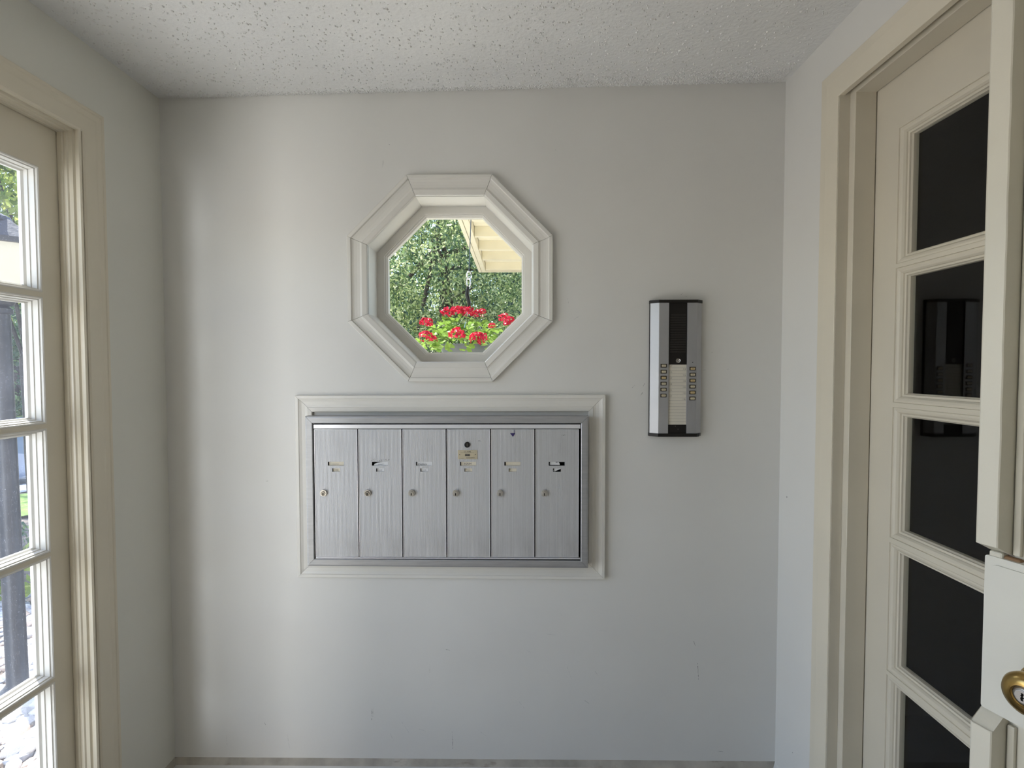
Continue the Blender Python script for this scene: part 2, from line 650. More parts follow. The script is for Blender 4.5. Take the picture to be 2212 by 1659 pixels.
xa, xb = XL - T, XR + T
vs = [(xa, YF - T, ceil_z(xa)), (xb, YF - T, ceil_z(xb)), (xb, T, ceil_z(xb)), (xa, T, ceil_z(xa))]
vs += [(v[0], v[1], 2.46) for v in vs]
mb = MB().add(vs, [(0, 1, 2, 3), (7, 6, 5, 4), (0, 4, 5, 1), (1, 5, 6, 2), (2, 6, 7, 3), (3, 7, 4, 0)], 'ceiling_paint')
ceiling = mb.build('ceiling')
tag(ceiling, 'white ceiling with sparse popcorn flecks', 'ceiling', kind='structure')

# popcorn flecks: thousands of little lumps under the ceiling
rng = random.Random(5)
mb = MB()
def fleck(x, y, r, h):
    z = ceil_z(x)
    n = 5
    a0 = rng.random() * 6.28
    st = rng.uniform(1.0, 2.2)
    ca, sa = math.cos(a0), math.sin(a0)
    ring, ring2 = [], []
    for k in range(n):
        a = 2 * math.pi * k / n
        dx, dy = r * st * math.cos(a), r * math.sin(a)
        X, Y = x + dx * ca - dy * sa, y + dx * sa + dy * ca
        ring.append((X, min(Y, -0.0002), z + 0.0004))
        ring2.append((x + (X - x) * 0.55, min(y + (Y - y) * 0.55, -0.0002), z - h * rng.uniform(0.7, 1.1)))
    fs = [(k, (k + 1) % n, n + (k + 1) % n, n + k) for k in range(n)] + [list(range(n, 2 * n))]
    mb.add(ring + ring2, fs, 'stipple_paint')
for i in range(9000):
    x, y = rng.uniform(XL + 0.02, XR - 0.02), -rng.uniform(0.0, 1.0) ** 1.0 * 1.15 - 0.01
    dens = 0.25 + 0.75 * min(1, max(0, (math.sin(x * 3.1 + 1.3) * math.cos(y * 4.3 + x * 1.7) + 0.9) / 1.6))
    if rng.random() < dens:
        fleck(x, y, rng.uniform(0.0008, 0.0027), rng.uniform(0.0014, 0.0042))
for i in range(4200):
    x = XL + 0.03 + (XR - XL - 0.05) * (1 - rng.random() ** 1.9 * 1.0)
    y = -0.001 - abs(rng.gauss(0, 0.035 if x > 0.1 else 0.010))
    fleck(x, y, rng.uniform(0.0008, 0.0022), rng.uniform(0.0012, 0.004))
tag(mb.build('popcorn_fleck', ceiling), kind='stuff')

# scuffs and specks on the back wall and the right wall
WALL_MARKS = [(-0.484, 0.283, -0.485, 0.243), (-0.48, 0.283, -0.482, 0.254), (-0.218, 0.206, -0.216, 0.146), (0.589, 0.441, 0.593, 0.375), (0.575, 0.514, 0.581, 0.498), (0.22, 0.313, 0.234, 0.303), (0.658, 0.145, 0.676, 0.143), (-0.237, 0.482, -0.224, 0.479), (0.028, 0.48, 0.042, 0.474), (0.093, 0.535, 0.124, 0.532), (-0.001, 0.314, 0.02, 0.286), (-0.136, 0.214, -0.106, 0.191), (-0.385, 0.236, -0.359, 0.197), (-0.424, 0.197, -0.413, 0.173), (-0.768, 0.194, -0.759, 0.139), (-0.328, 0.213, -0.305, 0.205), (0.253, 0.412, 0.264, 0.396), (0.369, 1.344, 0.379, 1.353), (0.403, 1.344, 0.41, 1.359), (0.397, 1.317, 0.403, 1.329), (0.598, 1.4, 0.604, 1.401), (0.621, 1.456, 0.627, 1.458), (0.672, 1.401, 0.678, 1.404), (-0.41, 2.122, -0.407, 2.12), (0.12, 2.101, 0.123, 2.1), (-0.825, 1.039, -0.816, 1.04), (-0.845, 0.233, -0.839, 0.224), (0.182, 1.564, 0.196, 1.573), (0.159, 1.638, 0.164, 1.616), (0.537, 1.637, 0.543, 1.636), (0.523, 1.642, 0.529, 1.646), (0.142, 0.6, 0.145, 0.595), (-0.971, 0.188, -0.969, 0.15), (0.26, 0.548, 0.293, 0.546), (0.162, 0.427, 0.177, 0.38)]
FAINT = {8, 9, 10, 11, 12, 13, 14, 15, 16, 27, 28, 32, 33, 34}
rng = random.Random(17)
mb, mf = MB(), MB()
for k, (xa, za, xb, zb) in enumerate(WALL_MARKS):
    a, b = Vector((xa, za)), Vector((xb, zb))
    d = b - a
    nn = Vector((-d.y, d.x)).normalized()
    n = max(2, int(d.length / 0.005))
    tgt, m_ = (mf, 'faint_scuff') if k in FAINT else (mb, 'dark_scuff')
    for q in range(n):
        if n > 3 and rng.random() < 0.1: continue
        p0, p1 = a + d * (q / n), a + d * ((q + 0.95) / n)
        w_ = rng.uniform(0.0004, 0.0013)
        o_ = nn * rng.uniform(-0.001, 0.001)
        tgt.add([(p0.x + o_.x, -0.0004, p0.y + o_.y), (p1.x + o_.x * .5, -0.0004, p1.y), (p1.x + nn.x * w_, -0.0004, p1.y + nn.y * w_), (p0.x + nn.x * w_ * .6, -0.0004, p0.y + nn.y * w_ * .6)], [(0, 1, 2, 3)], m_)
tag(mb.build('scuff_mark', wall_back), kind='stuff')
tag(mf.build('faint_scuff', wall_back), kind='stuff')
mb = MB()
for y, z, r_ in ((-0.047, 1.0015, 0.0030), (-0.103, 0.222, 0.0020)):
    mb.add([(XR - 0.0004, y - r_, z + r_ * .6), (XR - 0.0004, y + r_, z + r_ * .8), (XR - 0.0004, y + r_ * .6, z - r_), (XR - 0.0004, y - r_ * .2, z - r_ * .5)], [(0, 1, 2, 3)], 'dark_scuff')
tag(mb.build('scuff_mark', wall_right), kind='stuff')

# baseboards
mb = MB()
mb.prism([(0, 0.0), (-0.013, 0.0), (-0.013, 0.096), (0, 0.096)], 'x', XL + 0.013, XR - 0.013, 'baseboard_paint')
mb.add([(XL, 0, 0.1122), (XR, 0, 0.1122), (XR - .013, -.014, 0.0965), (XL + .013, -.014, 0.0965), (XL, 0, 0.0962), (XR, 0, 0.0962)],
       [(0, 1, 2, 3), (4, 5, 2, 3), (0, 4, 3), (1, 5, 2)], 'baseboard_grime')
tag(mb.build('baseboard_back'), 'white baseboard with a grimy top edge under the mailbox wall', 'baseboard', kind='structure')
mb = MB()
mb.box((XL, 0.0, 0.0), (XL + 0.013, -0.222, 0.096), 'baseboard_paint')
mb.add([(XL, 0, 0.112), (XL, -.222, 0.112), (XL + .0132, -.222, 0.0965), (XL + .0132, -0.013, 0.0965), (XL, 0, .0962), (XL, -.222, .0962)], [(0, 1, 2, 3), (4, 5, 2, 3), (1, 2, 5), (0, 3, 4)], 'baseboard_grime')
tag(mb.build('baseboard_left'), 'short grimy baseboard between left door casing and corner', 'baseboard', kind='structure')
mb = MB()
mb.box((XR, 0.0, 0.0), (XR - 0.013, -0.198, 0.096), 'baseboard_paint')
mb.add([(XR, 0, 0.112), (XR, -.198, 0.112), (XR - .0132, -.198, 0.0965), (XR - .0132, -0.013, 0.0965), (XR, 0, .0962), (XR, -.198, .0962)], [(0, 1, 2, 3), (4, 5, 2, 3), (1, 2, 5), (0, 3, 4)], 'baseboard_paint')
tag(mb.build('baseboard_right'), 'short white baseboard between right door casing and corner', 'baseboard', kind='structure')

# ------------------------------------------------------------------ octagonal window
CASING = [(0, 0), (0, 0.0155), (0.0015, 0.017), (0.0115, 0.017), (0.013, 0.0155), (0.0142, 0.0125), (0.021, 0.0105), (0.030, 0.0092),
          (0.039, 0.0090), (0.0445, 0.0105), (0.0455, 0.0120), (0.0475, 0.0118), (0.060, 0.0095), (0.0625, 0.0075), (0.064, 0.004), (0.064, 0)]
trim1 = empty('trim_1', (0, 0, 0))
tag(trim1, 'white mitred octagonal casing round the small window', 'window trim', kind='structure')
boards(octo(0.328), CASING, True, backfn, 'white_trim', 'casing_board', trim1, gap=0.0005)

win = empty('window_1', (0, 0, 0))
tag(win, 'small octagonal window above the mailboxes looking onto red geraniums', 'window', kind='structure')
boards(octo(0.2755), [(0, 0.003), (0.0115, 0.003), (0.0115, -0.1), (0, -0.1)], True, backfn, 'white_trim', 'jamb_board', win)
boards(octo(0.2755), [(0, -0.1), (0.036, -0.1), (0.0368, -0.1015), (0.0368, -0.104), (0.0405, -0.1045), (0.0405, -0.108), (0.0455, -0.113), (0.0455, -0.135), (0, -0.135)],
       True, backfn, 'white_trim', 'sash_rail', win)
plate(mb := MB(), octo(0.2335), [], -0.1145, -0.1185, backfn, 'clear_glass')
mb.build('pane', win)

# ------------------------------------------------------------------ door casings, jambs and stops
trim3 = empty('trim_3')
tag(trim3, 'cream casing and stepped jamb of the sunny left door', 'door trim', kind='structure')
# path runs floor -> head -> floor; profile u from the outer edge inward
pl = [(-0.232, 0.0), (-0.232, 2.098), (-1.875, 2.098), (-1.875, 0.0)]
CAS_L = [(0, 0), (0, 0.011), (0.003, 0.0135), (0.009, 0.0135), (0.0115, 0.0115), (0.024, 0.0105), (0.030, 0.0115), (0.066, 0.0125), (0.0705, 0.010), (0.0705, 0)]
boards(pl, CAS_L, False, leftfn, 'cream_trim', 'casing_board', trim3, sgn=1)
pj = [(DL0, 0.0), (DL0, DLZ), (DL1, DLZ), (DL1, 0.0)]
JAMB_L = [(0, 0.010), (0.004, 0.012), (0.008, 0.010), (0.0085, 0.004), (0.006, 0.0025), (0.006, -0.002), (0.012, -0.004), (0.012, -0.014),
          (0.0155, -0.016), (0.0165, -0.020), (0.0155, -0.0245), (0.0185, -0.026), (0.0185, -0.038), (0, -0.038)]
boards(pj, JAMB_L, False, leftfn, 'cream_trim', 'jamb_board', trim3, sgn=1)

trim4 = empty('trim_4')
tag(trim4, 'flat cream casing, jamb and stop of the dark right door', 'door trim', kind='structure')
pr = [(-0.203, 0.0), (-0.203, 2.1955), (-1.360, 2.1955), (-1.360, 0.0)]
boards(pr, [(0, 0), (0, 0.006), (0.004, 0.010), (0.030, 0.0125), (0.0825, 0.0145), (0.0835, 0.0135), (0.0835, 0)], False, rightfn, 'cream_trim', 'casing_board', trim4, sgn=1)
pj = [(DR0, 0.0), (DR0, DRZ), (DR1, DRZ), (DR1, 0.0)]
boards(pj, [(0, 0.008), (0.0005, 0.0135), (0.002, 0.0135), (0.002, -0.014), (0, -0.014)], False, rightfn, 'door_paint', 'jamb_board', trim4, sgn=1)
boards(pj, [(0, -0.0145), (0.0215, -0.0145), (0.0225, -0.0155), (0.0225, -0.067), (0, -0.067)], False, rightfn, 'door_paint', 'door_stop', trim4, sgn=1)


# ------------------------------------------------------------------ glazed door leaves
def glazed_leaf(root, w, z0, z1, s0, s1, rows, thick, bead_w, prof, paint, glass, bead_paint=None, gv=-0.024):
    """local x = across the leaf, y = towards the room, z up; rows = [(z_low, z_high)] of the bead-to-bead openings"""
    rows = sorted(rows)
    bp = bead_paint or paint
    MB().box((0, -thick, z0), (s0, 0, z1), paint).build('stile', root)
    MB().box((w - s1, -thick, z0), (w, 0, z1), paint).build('stile', root)
    MB().box((s0, -thick, z0), (w - s1, 0, rows[0][0]), paint).build('bottom_rail', root)
    MB().box((s0, -thick, rows[-1][1]), (w - s1, 0, z1), paint).build('top_rail', root)
    for a, b in zip(rows[:-1], rows[1:]):
        MB().box((s0, -thick, a[1]), (w - s1, 0, b[0]), paint).build('muntin', root)
    for a, b in rows:
        m_ = MB()
        boards([(s0, a), (w - s1, a), (w - s1, b), (s0, b)], prof, True, lambda u, z, h: (u, h, z), bp, None, None, join=m_)
        m_.build('glazing_bead', root)
        q = bead_w - 0.002
        MB().box((s0 + q, gv - 0.004, a + q), (w - s1 - q, gv, b - q), glass).build('pane', root)

# left door (sunny): face at X = -1.185
LX = -1.185
d1 = empty('door_1', (LX, DL0 - 0.0005, 0), -math.pi / 2)
tag(d1, 'cream glazed left door with five panes onto the sunny garden', 'door', kind='structure')
SW = 0.0685
rowsL = [(1.5995, 1.9085), (1.2705, 1.5870), (0.9440, 1.2590), (0.6190, 0.9340), (0.2950, 0.6095)]
PROF_L = [(0, 0), (0.002, 0.0015), (0.0045, 0.0), (0.0055, -0.004), (0.008, -0.005), (0.0095, -0.017), (0.0115, -0.018), (0.0125, -0.026), (0.0165, -0.030), (0.0165, -0.038), (0, -0.038)]
glazed_leaf(d1, 0.745, 0.012, 2.031, SW, SW, rowsL, 0.040, 0.0165, PROF_L, 'cream_trim', 'dusty_glass', bead_paint='white_trim', gv=-0.031)  # beads whiter than the leaf, outside light put into their colour

# right door, far leaf (closed): face at X = .9165
WR = 0.47
d2 = empty('door_2', (0.9165, -0.300 - WR, 0), math.pi / 2)
tag(d2, 'closed cream leaf of the right double door with dark glass panes', 'door', kind='structure')
rowsR = [(1.6583, 1.9824), (1.3233, 1.6488), (0.9908, 1.3124), (0.6570, 0.9783), (0.3240, 0.6465)]
PROF_R = [(0, 0), (0.0008, -0.0025), (0.002, -0.0015), (0.006, -0.0012), (0.011, -0.0035), (0.0145, -0.0075), (0.0155, -0.0105), (0.020, -0.011), (0.021, -0.0145), (0.0235, -0.018), (0.0235, -0.03), (0, -0.03)]
glazed_leaf(d2, WR, 0.012, 2.118, 0.0855, 0.0855, rowsR, 0.040, 0.0235, PROF_R, 'door_paint', 'clear_glass', gv=-0.0235)

# right door, near leaf: swung into the room, worn paint
d3 = empty('door_3', (0.9165, -1.25, 0), math.pi / 2 + R(18))
tag(d3, 'ajar worn white leaf of the right double door with brass knob', 'door', kind='structure')
glazed_leaf(d3, WR, 0.012, 2.118, 0.0855, 0.150, rowsR, 0.040, 0.0235, PROF_R, 'worn_door_paint', 'clear_glass', gv=-0.0185)
rng = random.Random(3)
def strip(z0, z1, cut_low, cut_high):
    """thick meeting strip with bevelled, chipped ends"""
    x0, x1, h = WR - 0.029, WR, 0.042
    m_ = MB()
    zs = [z0 + (z1 - z0) * i / 30 for i in range(31)]
    def ring(z, cl):
        j = rng.uniform(-0.0005, 0.0005)
        return [(x0, 0, z), (x1, 0, z), (x1, h - .002, z + cl), (x1 - .0025, h, z + cl), (x0 + .0015 + j, h, z + cl), (x0 + j, h - .0015, z + cl)]
    vs = []
    for i, z in enumerate(zs):
        vs += ring(z, cut_low if i == 0 else (cut_high if i == 30 else 0))
    fs = [(i * 6 + k, i * 6 + (k + 1) % 6, (i + 1) * 6 + (k + 1) % 6, (i + 1) * 6 + k) for i in range(30) for k in range(6)]
    fs += [list(range(6))[::-1], [180 + k for k in range(6)]]
    m_.add(vs, fs, 'worn_door_paint')
    m_.build('meeting_strip', d3)
strip(1.112, 2.10, 0.018, 0)
strip(0.02, 0.868, 0, -0.030)
MB().box((WR - 0.0395, 0.0, 1.115), (WR - 0.030, 0.008, 2.10), 'worn_door_paint', 0.002).build('bead_strip', d3)
MB().box((WR - 0.0395, 0.0, 0.02), (WR - 0.030, 0.008, 0.845), 'worn_door_paint', 0.002).build('bead_strip', d3)
m_ = MB().box((WR - 0.042, 0.0, 1.094), (WR - 0.018, 0.012, 1.112), 'bare_wood', 0.003)
m_.box((WR - 0.022, 0.0, 1.104), (WR - 0.004, 0.016, 1.116), 'worn_door_paint', 0.003)
tag(m_.build('splintered_end', d3), 'brown bare wood splinter at the chipped strip end')
# lock guard: rounded plate standing off the face, then knob
def rrect(x0, x1, z0, z1, r, n=5):
    pts = []
    for cx, cz, a in ((x1 - r, z1 - r, 0), (x0 + r, z1 - r, 90), (x0 + r, z0 + r, 180), (x1 - r, z0 + r, 270)):
        for k in range(n + 1):
            t = R(a + 90 * k / n)
            pts.append((cx + r * math.cos(t), cz + r * math.sin(t)))
    return pts
m_ = MB()
plate(m_, rrect(0.345, WR - 0.0005, 0.858, 1.108, 0.004), [], 0.0, 0.018, lambda u, z, h: (u, h, z), 'plate_paint')
m_.build('lock_block', d3)
m_ = MB()
plate(m_, rrect(0.330, WR - 0.006, 0.862, 1.096, 0.014), [], 0.0182, 0.0205, lambda u, z, h: (u, h, z), 'plate_paint')
m_.build('guard_plate', d3)
KU, KZ = 0.388, 0.936
m_ = MB().lathe([(0.032, 0.0206), (0.032, 0.023), (0.029, 0.027), (0.014, 0.029), (0.012, 0.040), (0.016, 0.045), (0.026, 0.050), (0.0305, 0.057), (0.0310, 0.064),
                 (0.028, 0.071), (0.021, 0.076), (0.0150, 0.0765), (0.0135, 0.0735), (0.0135, 0.070)], (KU, 0, KZ), 'brass', 40, 'y')
for i in range(len(m_.v)):
    x, y, z = m_.v[i]
    m_.v[i] = (x, -y, z)
knob = m_.build('knob', d3, smooth=True)
knob['label'] = 'aged brass round door knob'
m_ = MB()
m_.lathe([(0.0132, -0.0702), (0.0132, -0.0730), (0.0112, -0.0745), (0.0112, -0.0752), (0.0095, -0.0758)], (0, 0, 0), 'dark_steel', 28, 'y')
m_.lathe([(0.0092, -0.0750), (0.0092, -0.0768), (0.0085, -0.0772)], (0, 0, 0), 'bright_steel', 28, 'y')
key = [(-0.0012, 0.0055), (0.0014, 0.0055), (0.0010, 0.0030), (0.0022, 0.0018), (0.0008, 0.0004), (0.0020, -0.0020), (0.0012, -0.0055), (-0.0014, -0.0055), (-0.0008, -0.0026), (-0.0022, -0.0008), (-0.0006, 0.0010), (-0.0018, 0.0034)]
m_.prism(key, 'y', 0.0770, 0.0776, 'slot_black')
for i in range(len(m_.v)):
    x, y, z = m_.v[i]
    m_.v[i] = (x + KU, y, z + KZ)
tag(m_.build('lock_cylinder', knob), 'silver key cylinder with a dark keyhole')

# left door, unseen near leaf: added, swung outwards to let daylight in
d4 = empty('door_4', (XL - T - 0.008, DL1 - 0.02, 0), -math.pi / 2)
tag(d4, 'second cream leaf of the left door, unseen, added swung open for light', 'door', kind='structure')
glazed_leaf(d4, 0.745, 0.012, 2.031, SW, SW, rowsL, 0.040, 0.0165, PROF_L, 'cream_trim', 'dusty_glass', gv=-0.031)

# unlit hallway behind the right doors
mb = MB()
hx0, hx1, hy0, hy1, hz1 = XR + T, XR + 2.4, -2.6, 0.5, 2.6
mb.box((hx0, hy0, -0.10), (hx1, hy1, -0.05), 'hall_shade')
mb.box((hx0, hy0, hz1), (hx1, hy1, hz1 + .05), 'hall_shade')
mb.box((hx1, hy0, -0.05), (hx1 + .05, hy1, hz1), 'hall_shade')
mb.box((hx0, hy1 - .05, -0.05), (hx1, hy1, hz1), 'hall_shade')
mb.box((hx0, hy0, -0.05), (hx1, hy0 + .05, hz1), 'hall_shade')
mb.box((hx0, 0.141, -0.05), (hx0 + .05, hy1 - .05, hz1), 'hall_shade')
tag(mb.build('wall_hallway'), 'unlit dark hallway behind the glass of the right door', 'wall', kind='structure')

# ------------------------------------------------------------------ mailboxes
trim2 = empty('trim_2')
tag(trim2, 'white mitred wooden surround on the wall round the mailboxes', 'trim', kind='structure')
TR_M = [(0, 0), (0, 0.013), (0.0015, 0.0145), (0.0105, 0.0145), (0.012, 0.0125), (0.020, 0.0095), (0.030, 0.0085), (0.038, 0.0095), (0.040, 0.0115), (0.052, 0.0105), (0.054, 0.0085), (0.054, 0)]
boards([(-0.7185, 0.7270), (0.2820, 0.7220), (0.2820, 1.3225), (-0.7185, 1.3210)], TR_M, True, backfn, 'white_trim', 'casing_board', trim2, gap=0.0005)

mail = empty('mailbox_bank', (-0.2255, -0.015, 0.773))
tag(mail, 'wall-mounted aluminium bank of six narrow ribbed mailboxes below the octagonal window', 'mailbox')
def rel(o): return o  # parts below are given in the bank's own coordinates
BX, BZ = 0.2255, -0.773
def mfn(u, w, t): return (u + BX, 0.015 - t, w + BZ)      # world wall coords -> bank coords
F_M = [(0.003, 0.0148), (0.0, 0.017), (0.0, 0.0385), (0.0015, 0.0415), (0.006, 0.0425), (0.0215, 0.0425), (0.0235, 0.041), (0.0235, 0.034), (0.0235, 0.0148)]
boards([(-0.6745, 0.7750), (0.2240, 0.7705), (0.2240, 1.2570), (-0.6745, 1.2570)], F_M, True, mfn, 'frame_alu', 'frame_rail', mail, gap=0.0005)
m_ = MB()
m_.box(mfn(-0.651, 0.797, 0.015), mfn(0.2005, 1.233, 0.0275), 'slot_black')  # black block carries the shade behind the doors in its colour
m_.build('housing', mail)
m_ = MB()
m_.box(mfn(-0.6490, 1.2165, 0.028), mfn(0.1985, 1.2300, 0.0385), 'bright_edge', 0.001)
tag(m_.build('header_strip', mail), 'plain bright strip above the mailbox doors')
m_ = MB()
m_.box(mfn(-0.6480, 0.7985, 0.028), mfn(0.1985, 0.8025, 0.0375), 'bright_edge', 0.0006)
m_.build('sill_strip', mail)

def torn(poly, cx, cz, t, m):
    k = MB()
    k.prism([(p[0] + cx, p[1] + cz) for p in poly], 'y', -t, -t - 0.0003, m)
    return k

def scribble(fn, w, h, m, join, seed, n=16, t=0.0004):
    r = random.Random(seed)
    pts = [(-w / 2 + w * k / n + r.uniform(-.3, .3) * w / n, (h / 2 if k % 2 else -h / 2) * r.uniform(0.3, 1.0)) for k in range(n + 1)]
    for (xa, ya), (xb, yb) in zip(pts[:-1], pts[1:]):
        join.add([fn(xa, ya - t), fn(xb, yb - t), fn(xb, yb + t), fn(xa, ya + t)], [(0, 1, 2, 3)], m)

NAMES = ['', '', 'Canfora', 'NAIM', '', '']
NUMS = ['11A', '117', '115', '116', '', '']
ND0 = -0.6485
PITCH = 0.1407
for i in range(6):
    x0, x1 = ND0 + i * PITCH + 0.0012, ND0 + (i + 1) * PITCH - 0.0022
    z0, z1 = 0.8045, 1.2145
    cx = ND0 + i * PITCH + 0.069          # centre of the card slots
    cz = 1.1045
    sw, sh = 0.0255, 0.0062
    nx, nz, nw, nh = cx + 0.0005, 1.0842, 0.0126, 0.0054
    # origin of every door at its own lower left corner
    def lf(u, w, t, x0=x0): return (u - x0, -t, w - 0.8045)
    m_ = MB()
    ow = [(x0, z0), (x1, z0), (x1, z1), (x0, z1)]
    hs = [[(cx - sw, cz - sh), (cx + sw, cz - sh), (cx + sw, cz + sh), (cx - sw, cz + sh)],
          [(nx - nw, nz - nh), (nx + nw, nz - nh), (nx + nw, nz + nh), (nx - nw, nz + nh)]]
    plate(m_, ow, hs, 0.0372, 0.0342, lf, 'ribbed_alu', 'bright_edge')
    # rolled bright edges left and right
    m_.box(lf(x0, z0, 0.029), lf(x0 + 0.0014, z1, 0.0382), 'bright_edge')
    m_.box(lf(x1 - 0.0014, z0, 0.029), lf(x1, z1, 0.0382), 'bright_edge')
    m_.box(lf(x0 + .0014, z0, 0.029), lf(x1 - .0014, z0 + 0.001, 0.0380), 'bright_edge')
    m_.box(lf(x0 + .0014, z1 - 0.001, 0.029), lf(x1 - .0014, z1, 0.0380), 'bright_edge')
    door = m_.build('mailbox_door', mail)
    door.location = mfn(x0, 0.8045, 0.0)
    door['label'] = ['mailbox door with a beige name card, farthest left', 'mailbox door with a loose torn white name card',
                     'mailbox door with a handwritten white card', 'mailbox door with the master lock and brass plate',
                     'mailbox door with a violet arrow mark at its top', 'mailbox door with torn half-empty card slots'][i]
    # cards behind the slots
    ct = 0.0325
    cm = ['card_cream', 'card_white', 'card_white', 'card_cream', 'card_cream', 'card_white'][i]
    W2, H2 = sw + 0.002, sh + 0.002
    if i == 1:
        poly = [(-W2 + 0.006, -H2), (W2, -H2), (W2, H2), (W2 - 0.003, H2), (-0.008, 0.0025), (-W2 + 0.009, -0.0012)]
    elif i == 5:
        poly = [(-W2 + 0.005, -0.0045), (0.0105, -0.0045), (0.0085, 0.002), (0.006, 0.0048), (0.002, 0.0035), (-0.002, 0.0030), (-0.006, H2), (-0.018, H2), (-W2 + 0.006, 0.003)]
    else:
        off = 0.0028 if i != 4 else 0.0042
        poly = [(-W2 + 0.002 + off, -H2), (W2, -H2), (W2, H2), (-W2 + 0.002 + off, H2)]
    k = MB()
    k.add([lf(cx + p[0], cz + p[1], ct) for p in poly] + [lf(cx + p[0], cz + p[1], ct - .0003) for p in poly],
          [list(range(len(poly))), list(range(len(poly), 2 * len(poly)))[::-1]], cm)
    fnt = lambda x, y: lf(cx - 0.001 + x, cz - 0.0012 + y, ct + 0.0003)
    if i == 3:
        text_mesh('NAIM', 0.0095, 'pencil', fnt, join=k)
    elif i == 2:
        text_mesh('Canfora', 0.0085, 'ink', lambda x, y: lf(cx - 0.006 + x, cz - 0.002 + y, ct + 0.0003), join=k, shear=0.2)
    elif i == 0:
        scribble(lambda x, y: lf(cx - 0.002 + x, cz - 0.002 + y, ct + 0.0003), 0.020, 0.0022, 'ink', k, 41)
    elif i == 1:
        scribble(lambda x, y: lf(cx + 0.002 + x, cz - 0.0025 + y + x * .12, ct + 0.0003), 0.018, 0.0030, 'ink', k, 42)
    card = k.build('name_card', door)
    k = MB()
    W3, H3 = nw + 0.002, nh + 0.002
    poly = [(-W3 + 0.0035, -H3), (W3, -H3), (W3, H3), (-W3 + 0.0035, H3)]
    if i == 5:
        poly = [(-W3 + 0.004, -0.003), (-W3 + 0.006, H3), (W3, H3), (W3, 0.0045), (-0.006, -0.0045)]
    k.add([lf(nx + p[0], nz + p[1], ct) for p in poly] + [lf(nx + p[0], nz + p[1], ct - .0003) for p in poly],
          [list(range(len(poly))), list(range(len(poly), 2 * len(poly)))[::-1]], cm)
    if NUMS[i]:
        text_mesh(NUMS[i], 0.0062, 'pencil', lambda x, y: lf(nx + 0.001 + x, nz - 0.001 + y, ct + 0.0003), join=k)
    k.build('number_card', door)
    # cylinder lock
    lx, lz = ND0 + i * PITCH + 0.0296, 1.0112
    k = MB()
    c = lf(lx, lz, 0)
    lm = ['dark_steel', 'dark_steel', 'lock_steel', 'lock_steel', 'lock_steel', 'lock_steel'][i]
    k.lathe([(0.0108, 0.0374), (0.0108, 0.0425), (0.0100, 0.0438), (0.0078, 0.0438), (0.0074, 0.0428)], c, 'lock_steel', 28, 'y')
    k.lathe([(0.0073, 0.0425), (0.0073, 0.0446), (0.0066, 0.0452)], (c[0], c[1], c[2] - 0.0008), lm, 24, 'y')
    kh = [(0.0016 * math.cos(a), 0.0016 * math.sin(a) + 0.0008) for a in [R(-50 + 280 * q / 10) for q in range(11)]] + [(-0.0018, -0.0052), (0.0018, -0.0052)]
    k.prism([(c[0] + p[0], c[2] - 0.001 + p[1]) for p in kh], 'y', c[1] - 0.0452, c[1] - 0.0456, 'slot_black')
    k.build('lock_cylinder', door)
    if i == 3:
        k = MB()
        c = lf(-0.1600, 1.1655, 0)
        k.lathe([(0.0090, 0.0374), (0.0090, 0.0405), (0.0080, 0.0412), (0.0060, 0.0412), (0.0056, 0.0400), (0.0035, 0.0400), (0.0030, 0.0408)], c, 'black_enamel', 28, 'y')
        k.prism([(c[0] - 0.0010, c[2] - 0.0045), (c[0] + 0.0012, c[2] - 0.0045), (c[0] + 0.0012, c[2] + 0.0045), (c[0] - 0.0010, c[2] + 0.0045)], 'y', c[1] - 0.0408, c[1] - 0.0412, 'dark_steel')
        tag(k.build('master_lock', door), 'round black master lock')
        k = MB()
        a, b = lf(-0.1900, 1.1192, 0.0374), lf(-0.1282, 1.1485, 0.0386)
        k.box(a, b, 'plate_brass', 0.0004)
        pc = lambda dx, dz: (lambda x, y: lf(-0.1591 + dx + x, 1.1338 + dz + y, 0.0389))
        text_mesh('U.S. MAIL', 0.0058, 'ink', pc(0, 0.0098), join=k)
        k.box(lf(-0.181, 1.1399, 0.0386), lf(-0.138, 1.1403, 0.0389), 'ink')
        for q in range(5):
            k.box(lf(-0.1591 - 0.0060 + q * 0.0028, 1.1312, 0.0390), lf(-0.1591 - 0.0050 + q * 0.0028, 1.1348, 0.0392), 'plate_brass')
        bw = [(-0.0085, 0.0034), (0.0085, 0.0034), (0.0072, 0.0), (0.0085, -0.0034), (-0.0085, -0.0034), (-0.0072, 0.0)]
        k.add([lf(-0.1591 + p[0], 1.1330 + p[1], 0.0389) for p in bw], [list(range(6))], 'ink')
        scribble(pc(0.0095, -0.0098), 0.026, 0.0036, 'ink', k, 43, 20, 0.0005)
        k.box(lf(-0.186, 1.1222, 0.0386), lf(-0.171, 1.1226, 0.0389), 'ink')
        for sx in (-0.184, -0.1340):
            k.lathe([(0.0014, 0.0386), (0.0014, 0.0391)], lf(sx, 1.1338, 0), 'ink', 10, 'y')
        tag(k.build('maker_plate', door), 'small brass-coloured plate reading U.S. MAIL')
